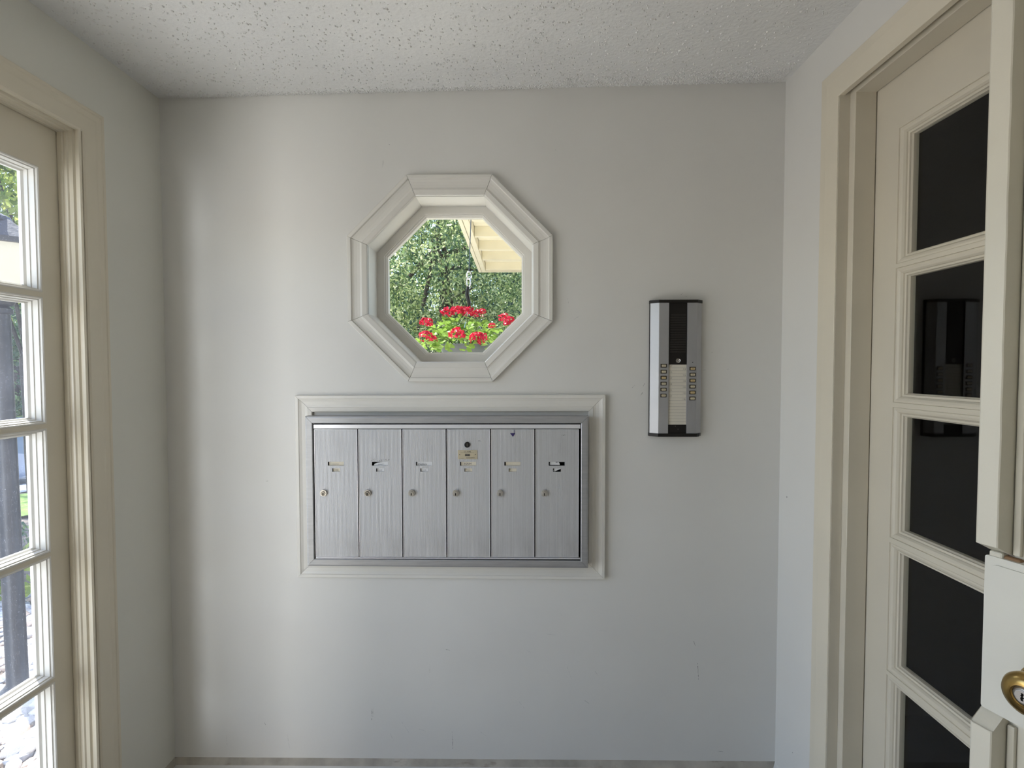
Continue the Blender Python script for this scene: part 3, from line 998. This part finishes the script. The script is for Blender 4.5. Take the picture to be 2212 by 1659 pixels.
    if i == 4:
        k = MB()
        ax, az = -0.0150, 1.1905
        k.add([lf(ax, az, 0.0385), lf(ax + 0.0075, az + 0.0105, 0.0385), lf(ax + 0.0065, az + 0.0122, 0.0385), lf(ax - 0.0080, az + 0.0120, 0.0385), lf(ax - 0.0085, az + 0.0110, 0.0385)], [(0, 1, 2, 3, 4)], 'violet_ink')
        for q in range(7):
            zx = az + 0.0125 + q * 0.0015
            k.add([lf(ax + 0.002 + 0.001 * (q % 3), zx, 0.0385), lf(ax + 0.0055 + 0.001 * (q % 2), zx, 0.0385), lf(ax + 0.006, zx + 0.0008, 0.0385), lf(ax + 0.003, zx + 0.0008, 0.0385)], [(0, 1, 2, 3)], 'violet_ink')
        tag(k.build('ink_mark', door), 'violet ink arrow pointing down')
    if i in (1, 3, 5):
        k = MB()
        rr = random.Random(20 + i)
        for q in range({1: 46, 3: 9, 5: 12}[i]):
            if i == 1: px, pz = cx + rr.uniform(-0.030, 0.030), cz + 0.0095 + rr.uniform(-0.001, 0.006)
            elif i == 3: px, pz = -0.1215 + rr.gauss(0, 0.0022), 1.1778 + rr.gauss(0, 0.0018)
            else: px, pz = 0.1455 + rr.gauss(0, 0.003), 1.1955 + rr.gauss(0, 0.0008)
            s_ = rr.uniform(0.0003, 0.0010)
            k.add([lf(px - s_, pz, 0.0384), lf(px, pz - s_, 0.0384), lf(px + s_ * 1.6, pz + s_ * .3, 0.0384), lf(px, pz + s_, 0.0384)], [(0, 1, 2, 3)], 'pencil')
        tag(k.build('scuff_specks', door), kind='stuff')

# ------------------------------------------------------------------ intercom
ic = empty('intercom_panel', (0.5055, 0.0, 1.406))
tag(ic, 'tall grey intercom panel with black speaker and twelve call buttons', 'intercom')
def ifn(u, w, t): return (u - 0.5055, -t, w - 1.406)
za, zb = 1.2000, 1.6130
m_ = MB().box(ifn(0.4225, 1.1905, 0.0002), ifn(0.5865, 1.6215, 0.0085), 'black_plastic')
m_.build('back_box', ic)
def rail(us, name):
    m_ = MB()
    n = len(us)
    vs = [ifn(u, za, t) for u, t in us] + [ifn(u, zb, t) for u, t in us]
    m_.add(vs, [list(range(n))[::-1], list(range(n, 2 * n))] + [(i, (i + 1) % n, n + (i + 1) % n, n + i) for i in range(n)], 'satin_rail')
    return m_.build(name, ic)
rail([(0.4228, 0.009), (0.4232, 0.0125), (0.4460, 0.0275), (0.4470, 0.0280), (0.4775, 0.0280), (0.4775, 0.009)], 'side_rail')
rail([(0.5857, 0.009), (0.5853, 0.0125), (0.5670, 0.0275), (0.5660, 0.0280), (0.5357, 0.0280), (0.5357, 0.009)], 'side_rail')
def cap(z0, z1, nick):
    m_ = MB()
    pts = [(0.4215, 0.0002), (0.4215, 0.0135), (0.4455, 0.0300), (0.5675, 0.0300), (0.5875, 0.0135), (0.5875, 0.0002)]
    if nick: pts = [(0.4215, 0.0002), (0.4215, 0.0135), (0.4455, 0.0300), (0.5675, 0.0300), (0.5790, 0.0210), (0.5790, 0.0002)]
    n = len(pts)
    m_.add([ifn(u, z0, t) for u, t in pts] + [ifn(u, z1, t) for u, t in pts],
           [list(range(n))[::-1], list(range(n, 2 * n))] + [(i, (i + 1) % n, n + (i + 1) % n, n + i) for i in range(n)], 'black_plastic')
    if nick:
        m_.box(ifn(0.5791, z0 + .0005, 0.0088), ifn(0.5868, z1 - .0005, 0.0140), 'grey_break', 0.001)
    return m_.build('end_cap', ic)
cap(zb, 1.6225, False)
tag(cap(1.1895, za, True), 'black end cap with a broken grey corner')
UL, UR = 0.4778, 0.5354
m_ = MB()
m_.box(ifn(UL, 1.4185, 0.009), ifn(UR, zb, 0.0245), 'black_plastic')
m_.build('speaker_panel', ic)
for q in range(16):
    z = 1.5745 - q * 0.00775
    m_ = MB().box(ifn(0.4835, z - 0.0021, 0.0246), ifn(0.5315, z + 0.0021, 0.0268), 'slat_plastic', 0.0006)
    m_.build('speaker_slat', ic)
m_ = MB()
c = ifn(0.5082, 1.4310, 0)
m_.lathe([(0.0072, 0.0246), (0.0072, 0.0255), (0.0060, 0.0255), (0.0060, 0.0250)], c, 'dark_steel', 24, 'y')
arc = lambda r, a0, a1, n=9: [(c[0] + r * math.cos(R(a0 + (a1 - a0) * k / n)), c[1] - 0.0256, c[2] + r * math.sin(R(a0 + (a1 - a0) * k / n))) for k in range(n + 1)]
m_.tube(arc(0.0064, -140, 40), 0.0008, 'bright_steel', 5)
m_.tube(arc(0.0036, 30, 250), 0.0008, 'bright_steel', 5)
m_.tube([arc(0.0036, 250, 251)[0], (c[0] + 0.002, c[1] - 0.0256, c[2] + 0.001), (c[0] + 0.0052, c[1] - 0.0256, c[2] + 0.0052)], 0.0007, 'bright_steel', 5)
tag(m_.build('swirl_emblem', ic), 'small silver swirl emblem')
m_ = MB().box(ifn(UL, 1.2275, 0.009), ifn(UR, 1.4183, 0.0235), 'paper')
for q in range(1, 20):
    z = 1.4183 - q * (1.4183 - 1.2275) / 20
    m_.box(ifn(UL + 0.0025, z - 0.00022, 0.0234), ifn(UR - 0.0008, z + 0.00022, 0.0237), 'pencil')
m_.box(ifn(UL + 0.0022, 1.2285, 0.0234), ifn(UL + 0.0026, 1.4175, 0.0237), 'pencil')
rowh = (1.4183 - 1.2275) / 20
for q in range(6):
    zl, zr = 1.4183 - (2 * q + 0.5) * rowh, 1.4183 - (2 * q + 1.5) * rowh
    text_mesh(['117', '115', '117', '118', '111', '117'][q], 0.0058, 'ink', lambda x, y: ifn(UL + 0.0078 + x, zl + y, 0.0239), join=m_)
    text_mesh(['114', '116', '118', '110', '112', '116'][q], 0.0058, 'ink', lambda x, y: ifn(UR - 0.0068 + x, zr + y, 0.0239), join=m_)
tag(m_.build('name_panel', ic), 'ruled cream paper list of apartment numbers')
m_ = MB().box(ifn(UL, za, 0.009), ifn(UR, 1.2273, 0.0250), 'black_plastic')
m_.box(ifn(0.5010, 1.2215, 0.0249), ifn(0.5020, 1.2240, 0.0252), 'grey_break')
m_.box(ifn(0.5095, 1.2110, 0.0249), ifn(0.5103, 1.2145, 0.0252), 'grey_break')
m_.build('lower_cover', ic)
def call_button(u, z, amber):
    b = MB()
    b.box((-0.0098, -0.0297, -0.0058), (0.0098, -0.0281, 0.0058), 'bezel_brown', 0.0006)
    o = b.build('call_button', ic)
    p = ifn(u, z, 0)
    o.location = (p[0], 0, p[2])
    k = MB().box((-0.0066, -0.0318, -0.0032), (0.0066, -0.0298, 0.0032), 'key_amber' if amber else 'key_cream', 0.0006)
    k.box((-0.005, -0.0321, -0.0004), (0.005, -0.0318, 0.0004), 'bezel_brown')
    kk = k.build('button_key', o)
    if amber: o['label'] = 'call button with an amber key'
for q in range(6):
    call_button(0.4618, 1.4148 - q * 0.01885, q in (2,))
    call_button(0.5530, 1.4055 - q * 0.01885, q in (0, 2, 4))
m_ = MB().lathe([(0.0015, 0.0281), (0.0015, 0.0286)], ifn(0.5532, 1.4255, 0), 'slot_black', 12, 'y')
m_.build('screw_hole', ic)


# ================================================================== outside
GZ = -0.19
def ground_z(x, y):
    d = y + 1.615
    s = max(d, -x * 0.95) if x < -1.3 else d
    return GZ - 0.2 * min(max(s - 6.2, 0), 4.8)

def grid_patch(x0, x1, y0, y1, nx, ny, dz, m, mb=None, fn=ground_z):
    vs = [(x0 + (x1 - x0) * i / nx, y0 + (y1 - y0) * j / ny) for j in range(ny + 1) for i in range(nx + 1)]
    vs = [(x, y, fn(x, y) + dz) for x, y in vs]
    fs = [(j * (nx + 1) + i, j * (nx + 1) + i + 1, (j + 1) * (nx + 1) + i + 1, (j + 1) * (nx + 1) + i) for j in range(ny) for i in range(nx)]
    return (mb or MB()).add(vs, fs, m)

m_ = MB()
grid_patch(-45, 25, 0.2, 50, 70, 50, 0, 'mulch', m_)
grid_patch(-45, XL - T - 0.02, -25, 0.2, 44, 25, 0, 'mulch', m_)
ground = m_.build('ground')
tag(ground, 'brown mulch ground falling away towards the street', 'ground', kind='structure')

# lawn strip and street along the view through the left door (diagonal bands)
def diag(p, q):   # p along the diagonal away from the camera, q across it
    return (-0.70 * p - 0.714 * q, -1.615 + 0.714 * p - 0.70 * q)
def band(p0, p1, q0, q1, n, dz, m, name, label, cat):
    m_ = MB()
    vs = []
    for j in range(n + 1):
        for i in range(9):
            x, y = diag(p0 + (p1 - p0) * j / n, q0 + (q1 - q0) * i / 8)
            vs.append((x, y, ground_z(x, y) + dz))
    m_.add(vs, [(j * 9 + i, j * 9 + i + 1, (j + 1) * 9 + i + 1, (j + 1) * 9 + i) for j in range(n) for i in range(8)], m)
    return tag(m_.build(name), label, cat, kind='structure')
band(7.4, 9.1, -4, 4, 6, 0.03, 'lawn', 'lawn', 'bright green lawn strip before the street', 'lawn')
band(9.6, 21, -9, 9, 14, 0.04, 'street', 'street', 'grey street surface under the parked car', 'street')

m_ = MB().box((XL - T - 0.01, -0.75, GZ - 0.1), (XL - T - 3.2, -4.5, GZ + 0.05), 'bounce_concrete')  # unseen slab added so sunlight bounces up to the ceiling
tag(m_.build('path'), 'unseen concrete slab added outside the left door to bounce light up', 'path', kind='structure')
m_ = MB().box((-1.25, 0.35, GZ - 0.1), (2.5, 4.6, GZ + 0.04), 'bounce_concrete')  # unseen slab added to throw light up at window jamb and porch
tag(m_.build('bounce_patio'), 'unseen concrete slab added below the octagon to bounce light up', 'bounce_patio', kind='structure')

# river stones beside the left door
bed = empty('stone_bed', (-2.4, 0.5, GZ))
tag(bed, 'bed of pale river stones outside the left door', 'stones', kind='structure')
rng = random.Random(11)
protos = []
for k in range(8):
    bm = bmesh.new()
    bmesh.ops.create_icosphere(bm, subdivisions=1, radius=1)
    for v in bm.verts:
        v.co *= 1 + rng.uniform(-0.16, 0.16)
    m_ = MB().bm(bm, ['stone_white', 'stone_pale', 'stone_blue', 'stone_white', 'stone_tan', 'stone_white', 'stone_pale', 'stone_white'][k])
    o = m_.build('stone', bed, smooth=True)
    o.data.polygons.foreach_set('use_smooth', [True] * len(o.data.polygons))
    protos.append(o)
spots = []
tries = 0
while len(spots) < 290 and tries < 60000:
    tries += 1
    p = rng.uniform(2.55, 4.5)
    q = rng.uniform(-0.16, 0.16) * (p / 2.6)
    x, y = diag(p, q)
    ratio = x / (y + 1.615)
    if ratio < -1.05 or ratio > -0.925 or x > XL - T - 0.1: continue
    if all((x - a) ** 2 + (y - b) ** 2 > (0.043 if p < 3.5 else 0.052) ** 2 for a, b in spots):
        spots.append((x, y))
for k, (x, y) in enumerate(spots):
    if k < len(protos): o = protos[k]
    else:
        o = protos[rng.randrange(8)].copy()
        COL.objects.link(o)
    s_ = rng.uniform(0.030, 0.048)
    o.scale = (s_ * rng.uniform(1.0, 1.4), s_ * rng.uniform(0.75, 1.0), s_ * rng.uniform(0.4, 0.6))
    o.rotation_euler = (rng.uniform(-.3, .3), rng.uniform(-.3, .3), rng.uniform(0, 6.28))
    o.location = (x + 2.4, y - 0.5, rng.uniform(0.004, 0.022))

m_ = MB()                                            # small stones filling the gaps between and around the big ones
ico = [(v.co[:]) for v in protos[0].data.vertices]
icf = [list(f.vertices) for f in protos[0].data.polygons]
for k in range(2600):
    p, q = rng.uniform(2.4, 5.0), rng.uniform(-0.7, 0.7)
    x, y = diag(p, q)
    if x > XL - T - 0.08 or (x > -1.2 and y > 0.3): continue
    r_ = rng.uniform(0.016, 0.030)
    a = rng.uniform(0, 6.28)
    ca, sa = math.cos(a) * r_, math.sin(a) * r_
    m_.add([(x + 2.4 + v[0] * ca * 1.3 - v[1] * sa, y - 0.5 + v[0] * sa * 1.3 + v[1] * ca, 0.004 + v[2] * r_ * 0.55) for v in ico], icf, ['stone_white', 'stone_pale', 'stone_pale', 'stone_tan', 'stone_blue'][k % 5])
pb = m_.build('small_stones', bed)
pb['kind'] = 'stuff'

# ---- foliage
def leaves(name, parent, clumps, per, size, aspect, m, seed, droop=0.3, spread=1.0):
    """one mesh of many small kite-shaped leaves set round clump centres (local coords)"""
    r = np.random.default_rng(seed)
    C = np.repeat(np.array([c[:3] for c in clumps], float), per, 0)
    Rr = np.repeat(np.array([c[3] for c in clumps], float), per)
    n = len(C)
    d = r.normal(size=(n, 3))
    d /= np.linalg.norm(d, axis=1)[:, None]
    rad = Rr * r.uniform(0.35, 1.0, n) ** 0.6 * spread
    P = C + d * rad[:, None] * np.array([1, 1, 0.8])
    t = d * 0.7 + r.normal(size=(n, 3)) * 0.6
    t[:, 2] -= droop
    t /= np.linalg.norm(t, axis=1)[:, None]
    b = np.cross(t, r.normal(size=(n, 3)))
    b /= np.linalg.norm(b, axis=1)[:, None]
    L = size * r.uniform(0.6, 1.3, n)[:, None]
    W = L * aspect
    V = np.stack([P, P + t * L * 0.5 + b * W * 0.5, P + t * L, P + t * L * 0.5 - b * W * 0.5], 1).reshape(-1, 3)
    me = bpy.data.meshes.new(name)
    me.vertices.add(4 * n)
    me.vertices.foreach_set('co', V.ravel())
    me.loops.add(4 * n)
    me.loops.foreach_set('vertex_index', np.arange(4 * n))
    me.polygons.add(n)
    me.polygons.foreach_set('loop_start', np.arange(n) * 4)
    me.polygons.foreach_set('loop_total', np.full(n, 4))
    me.materials.append(M[m])
    me.update(calc_edges=True)
    me.validate()
    o = bpy.data.objects.new(name, me)
    COL.objects.link(o)
    if parent: o.parent = parent
    o['kind'] = 'stuff'
    return o

def tree(name, loc, h_trunk, r_trunk, crown, n_clump, per, leaf, aspect, m, seed, label, cat='tree', droop=0.3, group=None, boughs=7, puff=(0.16, 0.30)):
    """crown = (cz, rx, ry, rz) relative to the base"""
    root = empty(name, loc)
    tag(root, label, cat, group)
    r = random.Random(seed)
    cz, rx, ry, rz = crown
    pts = [(0, 0, -0.05)]
    for k in range(1, 7):
        pts.append((r.uniform(-.06, .06) * k * 0.4, r.uniform(-.06, .06) * k * 0.4, h_trunk * k / 6))
    MB().tube(pts, [r_trunk * (1.15 - 0.11 * k) for k in range(7)], 'bark', 9).build('trunk', root, smooth=True)
    cl = []
    for k in range(n_clump):
        a, ph = r.uniform(0, 6.283), math.acos(r.uniform(-0.95, 1))
        f = r.uniform(0.55, 1.0)
        x, y, z = f * rx * math.sin(ph) * math.cos(a), f * ry * math.sin(ph) * math.sin(a), cz + f * rz * math.cos(ph)
        cl.append((x, y, z, r.uniform(*puff) * min(rx, rz)))
    for k in range(boughs):
        c = cl[(k * 7) % len(cl)]
        z0 = h_trunk * r.uniform(0.35, 0.95)
        mid = (c[0] * .5, c[1] * .5, z0 + (c[2] - z0) * 0.6)
        MB().tube([(0, 0, z0), mid, c[:3]], [r_trunk * .4, r_trunk * .25, r_trunk * .07], 'bark', 6).build('branch', root, smooth=True)
    leaves('foliage', root, cl, per, leaf, aspect, m, seed, droop)
    return root

tree('evergreen_tree', (-1.15, 6.1, GZ), 4.2, 0.11, (2.55, 1.9, 1.35, 2.3), 480, 125, 0.060, 0.45, 'leaf_yew', 1,
     'tall yew-like evergreen tree filling the octagonal window', droop=0.4, boughs=14, puff=(0.09, 0.17), group='evergreens beyond the octagonal window')
tree('evergreen_tree', (1.35, 9.6, GZ), 4.6, 0.14, (2.3, 2.3, 1.4, 2.6), 170, 180, 0.10, 0.45, 'leaf_dark', 2,
     'darker evergreen tree behind the porch roof corner', droop=0.5, boughs=12, group='evergreens beyond the octagonal window')
tree('evergreen_tree', (-4.4, 9.9, GZ), 5.0, 0.16, (2.6, 2.3, 1.4, 2.6), 150, 150, 0.11, 0.4, 'leaf_yew', 3,
     'farther evergreen tree at the left edge of the octagonal window', droop=0.5, group='evergreens beyond the octagonal window')
tree('evergreen_tree', (-1.7, 13.6, GZ), 5.0, 0.2, (3.0, 3.2, 1.4, 3.4), 170, 170, 0.15, 0.45, 'leaf_dark', 9,
     'broad dark evergreen tree farthest back beyond the garden', droop=0.4, group='evergreens beyond the octagonal window')
def gzd(p, q):
    x, y = diag(p, q)
    return (x, y, ground_z(x, y) - 0.02)
tree('leafy_tree', gzd(9.2, 0.02), 3.6, 0.065, (4.6, 1.35, 1.35, 2.0), 90, 95, 0.11, 0.7, 'leaf_maple', 4,
     'yellow-green leafy tree beyond the lantern, seen through the left door', group='leafy trees beyond the left door')
tree('leafy_tree', gzd(12.7, -0.12), 4.0, 0.08, (4.9, 1.2, 1.2, 2.2), 80, 90, 0.12, 0.7, 'leaf_maple', 5,
     'leafy tree with a bare trunk just before the parked car', group='leafy trees beyond the left door')
tree('leafy_tree', gzd(20.5, 0.4), 3.0, 0.25, (3.4, 2.4, 2.4, 3.2), 120, 110, 0.17, 0.6, 'leaf_dark', 6,
     'dark leafy tree across the street behind the parked car', group='leafy trees beyond the left door')
tree('leafy_tree', gzd(27.5, -1.0), 3.0, 0.2, (4.2, 4.0, 4.0, 4.6), 140, 110, 0.26, 0.6, 'leaf_dark', 7,
     'broad dark tree farthest away through the left door', group='leafy trees beyond the left door')

def shrub(loc, r, h, n, per, leaf, m, seed, label, group=None):
    root = empty('low_shrub', loc)
    tag(root, label, 'shrub', group)
    rr = random.Random(seed)
    cl = [(rr.uniform(-r, r), rr.uniform(-r, r), rr.uniform(0.3, 1) * h, r * 0.45) for k in range(n)]
    st = MB()
    for c in cl[:8]:
        st.tube([(c[0] * .2, c[1] * .2, -0.02), c[:3]], [0.008, 0.004], 'bark', 5)
    st.build('stems', root)
    leaves('foliage', root, cl, per, leaf, 0.55, m, seed, -0.1)
    return root
shrub(gzd(4.72, -0.20), 0.16, 0.20, 9, 60, 0.06, 'leaf_lime', 31, 'lime-green low shrub at the edge of the stone bed, close to the door frame', group='low shrubs beside the stone bed')
shrub(gzd(5.15, 0.32), 0.22, 0.22, 9, 60, 0.07, 'leaf_lime', 32, 'lime-green low shrub left of the lamp post foot', group='low shrubs beside the stone bed')
shrub(gzd(5.6, -0.24), 0.22, 0.30, 12, 60, 0.05, 'leaf_dark', 33, 'dark green low shrub behind the lime shrub', group='low shrubs beside the stone bed')
shrub(gzd(6.6, -0.28), 0.24, 0.16, 9, 60, 0.06, 'leaf_lime', 34, 'yellow-green low shrub on the mulch before the lawn', group='low shrubs beside the stone bed')

# ---- lamp post
lp = empty('lamp_post', (-2.462, 0.77, GZ))
lp.rotation_euler = (0, R(-0.85), 0)
tag(lp, 'black lamp post with a frosted cream lantern outside the left door', 'lamp post')
MB().lathe([(0.075, -0.03), (0.075, 0.02), (0.055, 0.04), (0.041, 0.06), (0.039, 1.86), (0.050, 1.865), (0.050, 1.885), (0.030, 1.90)], (0, 0, 0), 'post_paint', 24).build('post', lp, smooth=True)
MB().lathe([(0.030, 1.895), (0.052, 1.905), (0.062, 1.925), (0.095, 1.932), (0.095, 1.944)], (0, 0, 0), 'post_paint', 24).build('lantern_base', lp, smooth=True)
def frustum(m_, r0, z0, r1, z1, m, n=4, a0=0.0):
    c = [(math.cos(a0 + 2 * math.pi * k / n), math.sin(a0 + 2 * math.pi * k / n)) for k in range(n)]
    vs = [(r0 * x, r0 * y, z0) for x, y in c] + [(r1 * x, r1 * y, z1) for x, y in c]
    return m_.add(vs, [list(range(n))[::-1], list(range(n, 2 * n))] + [(k, (k + 1) % n, n + (k + 1) % n, n + k) for k in range(n)], m)
A0 = 0.0
tag(frustum(MB(), 0.112, 1.946, 0.168, 2.190, 'lantern_glass', 4, A0).build('lantern_shade', lp), 'frosted cream glass lantern body')
for k in range(4):
    a = A0 + k * math.pi / 2
    MB().tube([(0.116 * math.cos(a), 0.116 * math.sin(a), 1.94), (0.173 * math.cos(a), 0.173 * math.sin(a), 2.195)], 0.008, 'post_paint', 6).build('corner_bar', lp)
cp = frustum(MB(), 0.205, 2.190, 0.205, 2.214, 'post_paint', 4, A0)
frustum(cp, 0.196, 2.214, 0.070, 2.310, 'post_paint', 4, A0)
cp.lathe([(0.065, 2.306), (0.055, 2.325), (0.02, 2.345), (0.012, 2.37), (0.018, 2.385), (0.004, 2.405)], (0, 0, 0), 'post_paint', 16)
cp.build('lantern_cap', lp)

# ---- parked car: profile extruded, with cabin, wheels
car_at = diag(15.2, -0.1)
cr = empty('parked_car', (car_at[0], car_at[1], ground_z(*car_at) + 0.04), R(45))
tag(cr, 'silver-blue car parked on the street, glimpsed beside the lamp post', 'car')
prof = [(-2.2, 0.28), (-2.25, 0.55), (-2.15, 0.86), (-1.35, 0.95), (-0.75, 1.38), (0.55, 1.42), (1.2, 1.0), (2.05, 0.86), (2.22, 0.6), (2.2, 0.28)]
def body(pr, w0, w1, m, name):
    n = len(pr)
    b = MB()
    vs = []
    for s_ in (-1, 1):
        for x, z in pr:
            w_ = w0 if z < 0.97 else w1
            vs.append((x, s_ * w_, z))
    b.add(vs, [list(range(n)), list(range(n, 2 * n))[::-1]] + [(i, (i + 1) % n, n + (i + 1) % n, n + i) for i in range(n)], m)
    return b.build(name, cr)
body(prof, 0.86, 0.68, 'car_paint', 'body')
body([(-1.22, 0.985), (-0.72, 1.33), (0.52, 1.37), (1.06, 1.02)], 0.885, 0.70, 'car_glass', 'side_window')
for x in (-1.4, 1.35):
    for s_ in (-1, 1):
        m_ = MB()
        m_.lathe([(0.20, -0.09), (0.31, -0.09), (0.31, 0.09), (0.20, 0.09)], (0, 0, 0), 'rubber', 20, 'y')
        m_.lathe([(0.195, -0.085), (0.195, 0.085)], (0, 0, 0), 'bright_steel', 16, 'y')
        o = m_.build('wheel', cr)
        o.location = (x, s_ * 0.80, 0.31)

# ---- porch roof seen from below through the octagon
pr_ = empty('porch_roof', (-0.44, 4.13, 2.5))
tag(pr_, 'cream porch roof with open joists over the garden', 'roof', kind='structure')
MB().box((0, 0, -0.005), (0.03, -2.93, 0.16), 'eave_cream').build('fascia_board', pr_)
MB().box((0.034, -0.034, 0.0), (0.078, -2.93, 0.15), 'eave_cream').build('edge_beam', pr_)
MB().box((0.031, 0, -0.005), (2.1, -0.030, 0.16), 'eave_cream').build('fascia_board', pr_)
for y in (-0.075, -0.60, -1.03, -1.50, -1.96, -2.42, -2.80):
    MB().box((0.082, y, 0.005), (2.1, y - 0.038, 0.088), 'eave_cream').build('joist', pr_)
for k in range(20):
    y = -0.034 - k * 0.1455
    MB().box((0.082, y, 0.0885), (2.1, y - 0.142, 0.104), 'eave_cream').build('soffit_board', pr_)
MB().box((0, 0, 0.161), (2.1, -2.94, 0.20), 'bark').build('roof_deck', pr_)

# unseen house eaves, overhang added to block sun from window and left door
m_ = MB()
m_.box((XL - T - 0.4, YF - T, 2.47), (XR + T, T + 0.5, 2.60), 'eave_cream')
tag(m_.build('roof'), 'unseen house eaves, overhang added to keep sun off window and door', 'roof', kind='structure')

# ---- hanging basket of geraniums
hb = empty('hanging_basket', (-0.3, 1.335, 1.40))
tag(hb, 'hanging basket of red geraniums outside the octagonal window', 'planter')
BO = Vector((-0.3, 1.335, 1.40))
def hloc(x, y, z): return (x - BO.x, y - BO.y, z - BO.z)
MB().lathe([(0.10, 0.0), (0.145, 0.09), (0.150, 0.13), (0.156, 0.13), (0.156, 0.145), (0.14, 0.145)], (0, 0, 0), 'pot_grey', 28).build('pot', hb, smooth=True)
MB().tube([hloc(-0.262, 1.335, 2.503), hloc(-0.284, 1.335, 1.975)], 0.0028, 'wire', 6).build('wire', hb)
m_ = MB()
def link_ring(cx, cz, rx, rz, tw):
    pts = []
    for k in range(17):
        a = 2 * math.pi * k / 16
        pts.append(hloc(cx + rx * math.cos(a) * math.cos(tw), 1.335 + rx * math.cos(a) * math.sin(tw), cz + rz * math.sin(a)))
    m_.tube(pts, 0.0042, 'bright_steel', 6, caps=False)
link_ring(-0.283, 1.950, 0.014, 0.022, 0.5)
link_ring(-0.287, 1.908, 0.014, 0.026, -0.5)
tag(m_.build('swivel_shackle', hb), 'bright steel swivel shackle')
MB().tube([hloc(-0.290, 1.335, 1.886), hloc(-0.296, 1.335, 1.84), hloc(-0.284, 1.335, 1.79), hloc(-0.288, 1.335, 1.76)], [0.008, 0.012, 0.011, 0.005], 'black_plastic', 8).build('strap', hb, smooth=True)
for a in (0.4, 2.5, 4.6):
    MB().tube([hloc(-0.288, 1.335, 1.765), (0.148 * math.cos(a), 0.148 * math.sin(a), 0.14)], 0.0022, 'bright_steel', 5).build('hanger_wire', hb)

rng = random.Random(8)
def petal_head(r, seed):
    rr = np.random.default_rng(seed)
    m_ = MB()
    n = 70
    for k in range(n):
        d = rr.normal(size=3)
        d /= np.linalg.norm(d)
        if d[2] < -0.55: d[2] *= -1
        p = Vector(d * np.array([1, 1, 0.8])) * r * rr.uniform(0.75, 1.0)
        nrm = Vector(d) + Vector(rr.normal(size=3)) * 0.45
        nrm.normalize()
        t = nrm.orthogonal().normalized()
        t.rotate(Matrix.Rotation(rr.uniform(0, 6.28), 3, nrm))
        b = nrm.cross(t)
        s_ = r * rr.uniform(0.30, 0.46)
        vs = [p - t * s_ * .4, p + b * s_ * .55 + nrm * s_ * .18, p + t * s_ * .75 + nrm * s_ * .28, p - b * s_ * .55 + nrm * s_ * .18]
        m_.add(vs, [(0, 1, 2), (0, 2, 3)], 'petal_red')
    return m_
heads = [(-0.408, 1.30, 1.7295, .038), (-0.352, 1.33, 1.740, .040), (-0.292, 1.32, 1.732, .042), (-0.232, 1.36, 1.728, .032), (-0.205, 1.33, 1.738, .022), (-0.080, 1.36, 1.703, .034), (-0.046, 1.30, 1.676, .038),
         (-0.520, 1.23, 1.664, .038), (-0.500, 1.11, 1.575, .042), (-0.460, 1.13, 1.565, .024), (-0.323, 1.06, 1.586, .044), (-0.216, 1.06, 1.563, .044), (-0.190, 1.09, 1.572, .030), (-0.142, 1.16, 1.638, .022)]
for k, (x, y, z, r_) in enumerate(heads):
    o = petal_head(r_, 100 + k).build('flower_head', hb)
    o.location = hloc(x, y, z)
    p1 = Vector(hloc(x, y, z - r_ * .5))
    p0 = Vector((p1.x * 0.35, p1.y * 0.35, 0.15))
    MB().tube([p0, (p0 + p1) * .5 + Vector((0, 0, 0.03)), p1], 0.0032, 'stem', 5).build('flower_stem', hb)
# scalloped round leaves, each its own part, sharing three meshes
def leaf_proto(seed):
    rr = random.Random(seed)
    n = 14
    vs = [(0, 0, 0)]
    for k in range(n):
        a = R(20 + 320 * k / (n - 1))
        q = 1 + 0.10 * (k % 2)
        vs.append((q * math.cos(a), q * math.sin(a), 0.22 + 0.12 * math.sin(3 * a) + rr.uniform(-.05, .05)))
    return MB().add(vs, [(0, k, k + 1) for k in range(1, n)], 'leaf_geranium')
lps = [leaf_proto(k).build('leaf', hb) for k in range(6)]
for k in range(230):
    o = lps[k] if k < 6 else lps[rng.randrange(6)].copy()
    if k >= 6: COL.objects.link(o)
    a = rng.uniform(0, 6.283)
    f = rng.random() ** 0.5
    x, y = 0.31 * f * math.cos(a), 0.24 * f * math.sin(a)
    z = 0.12 + 0.17 * (1 - f * f) * rng.uniform(0.4, 1.0) + rng.uniform(-0.04, 0.06)
    o.location = (x, y, z)
    s_ = rng.uniform(0.016, 0.030)
    o.scale = (s_, s_, s_)
    o.rotation_euler = (rng.uniform(-0.3, 1.0), rng.uniform(-0.6, 0.6), rng.uniform(0, 6.283))
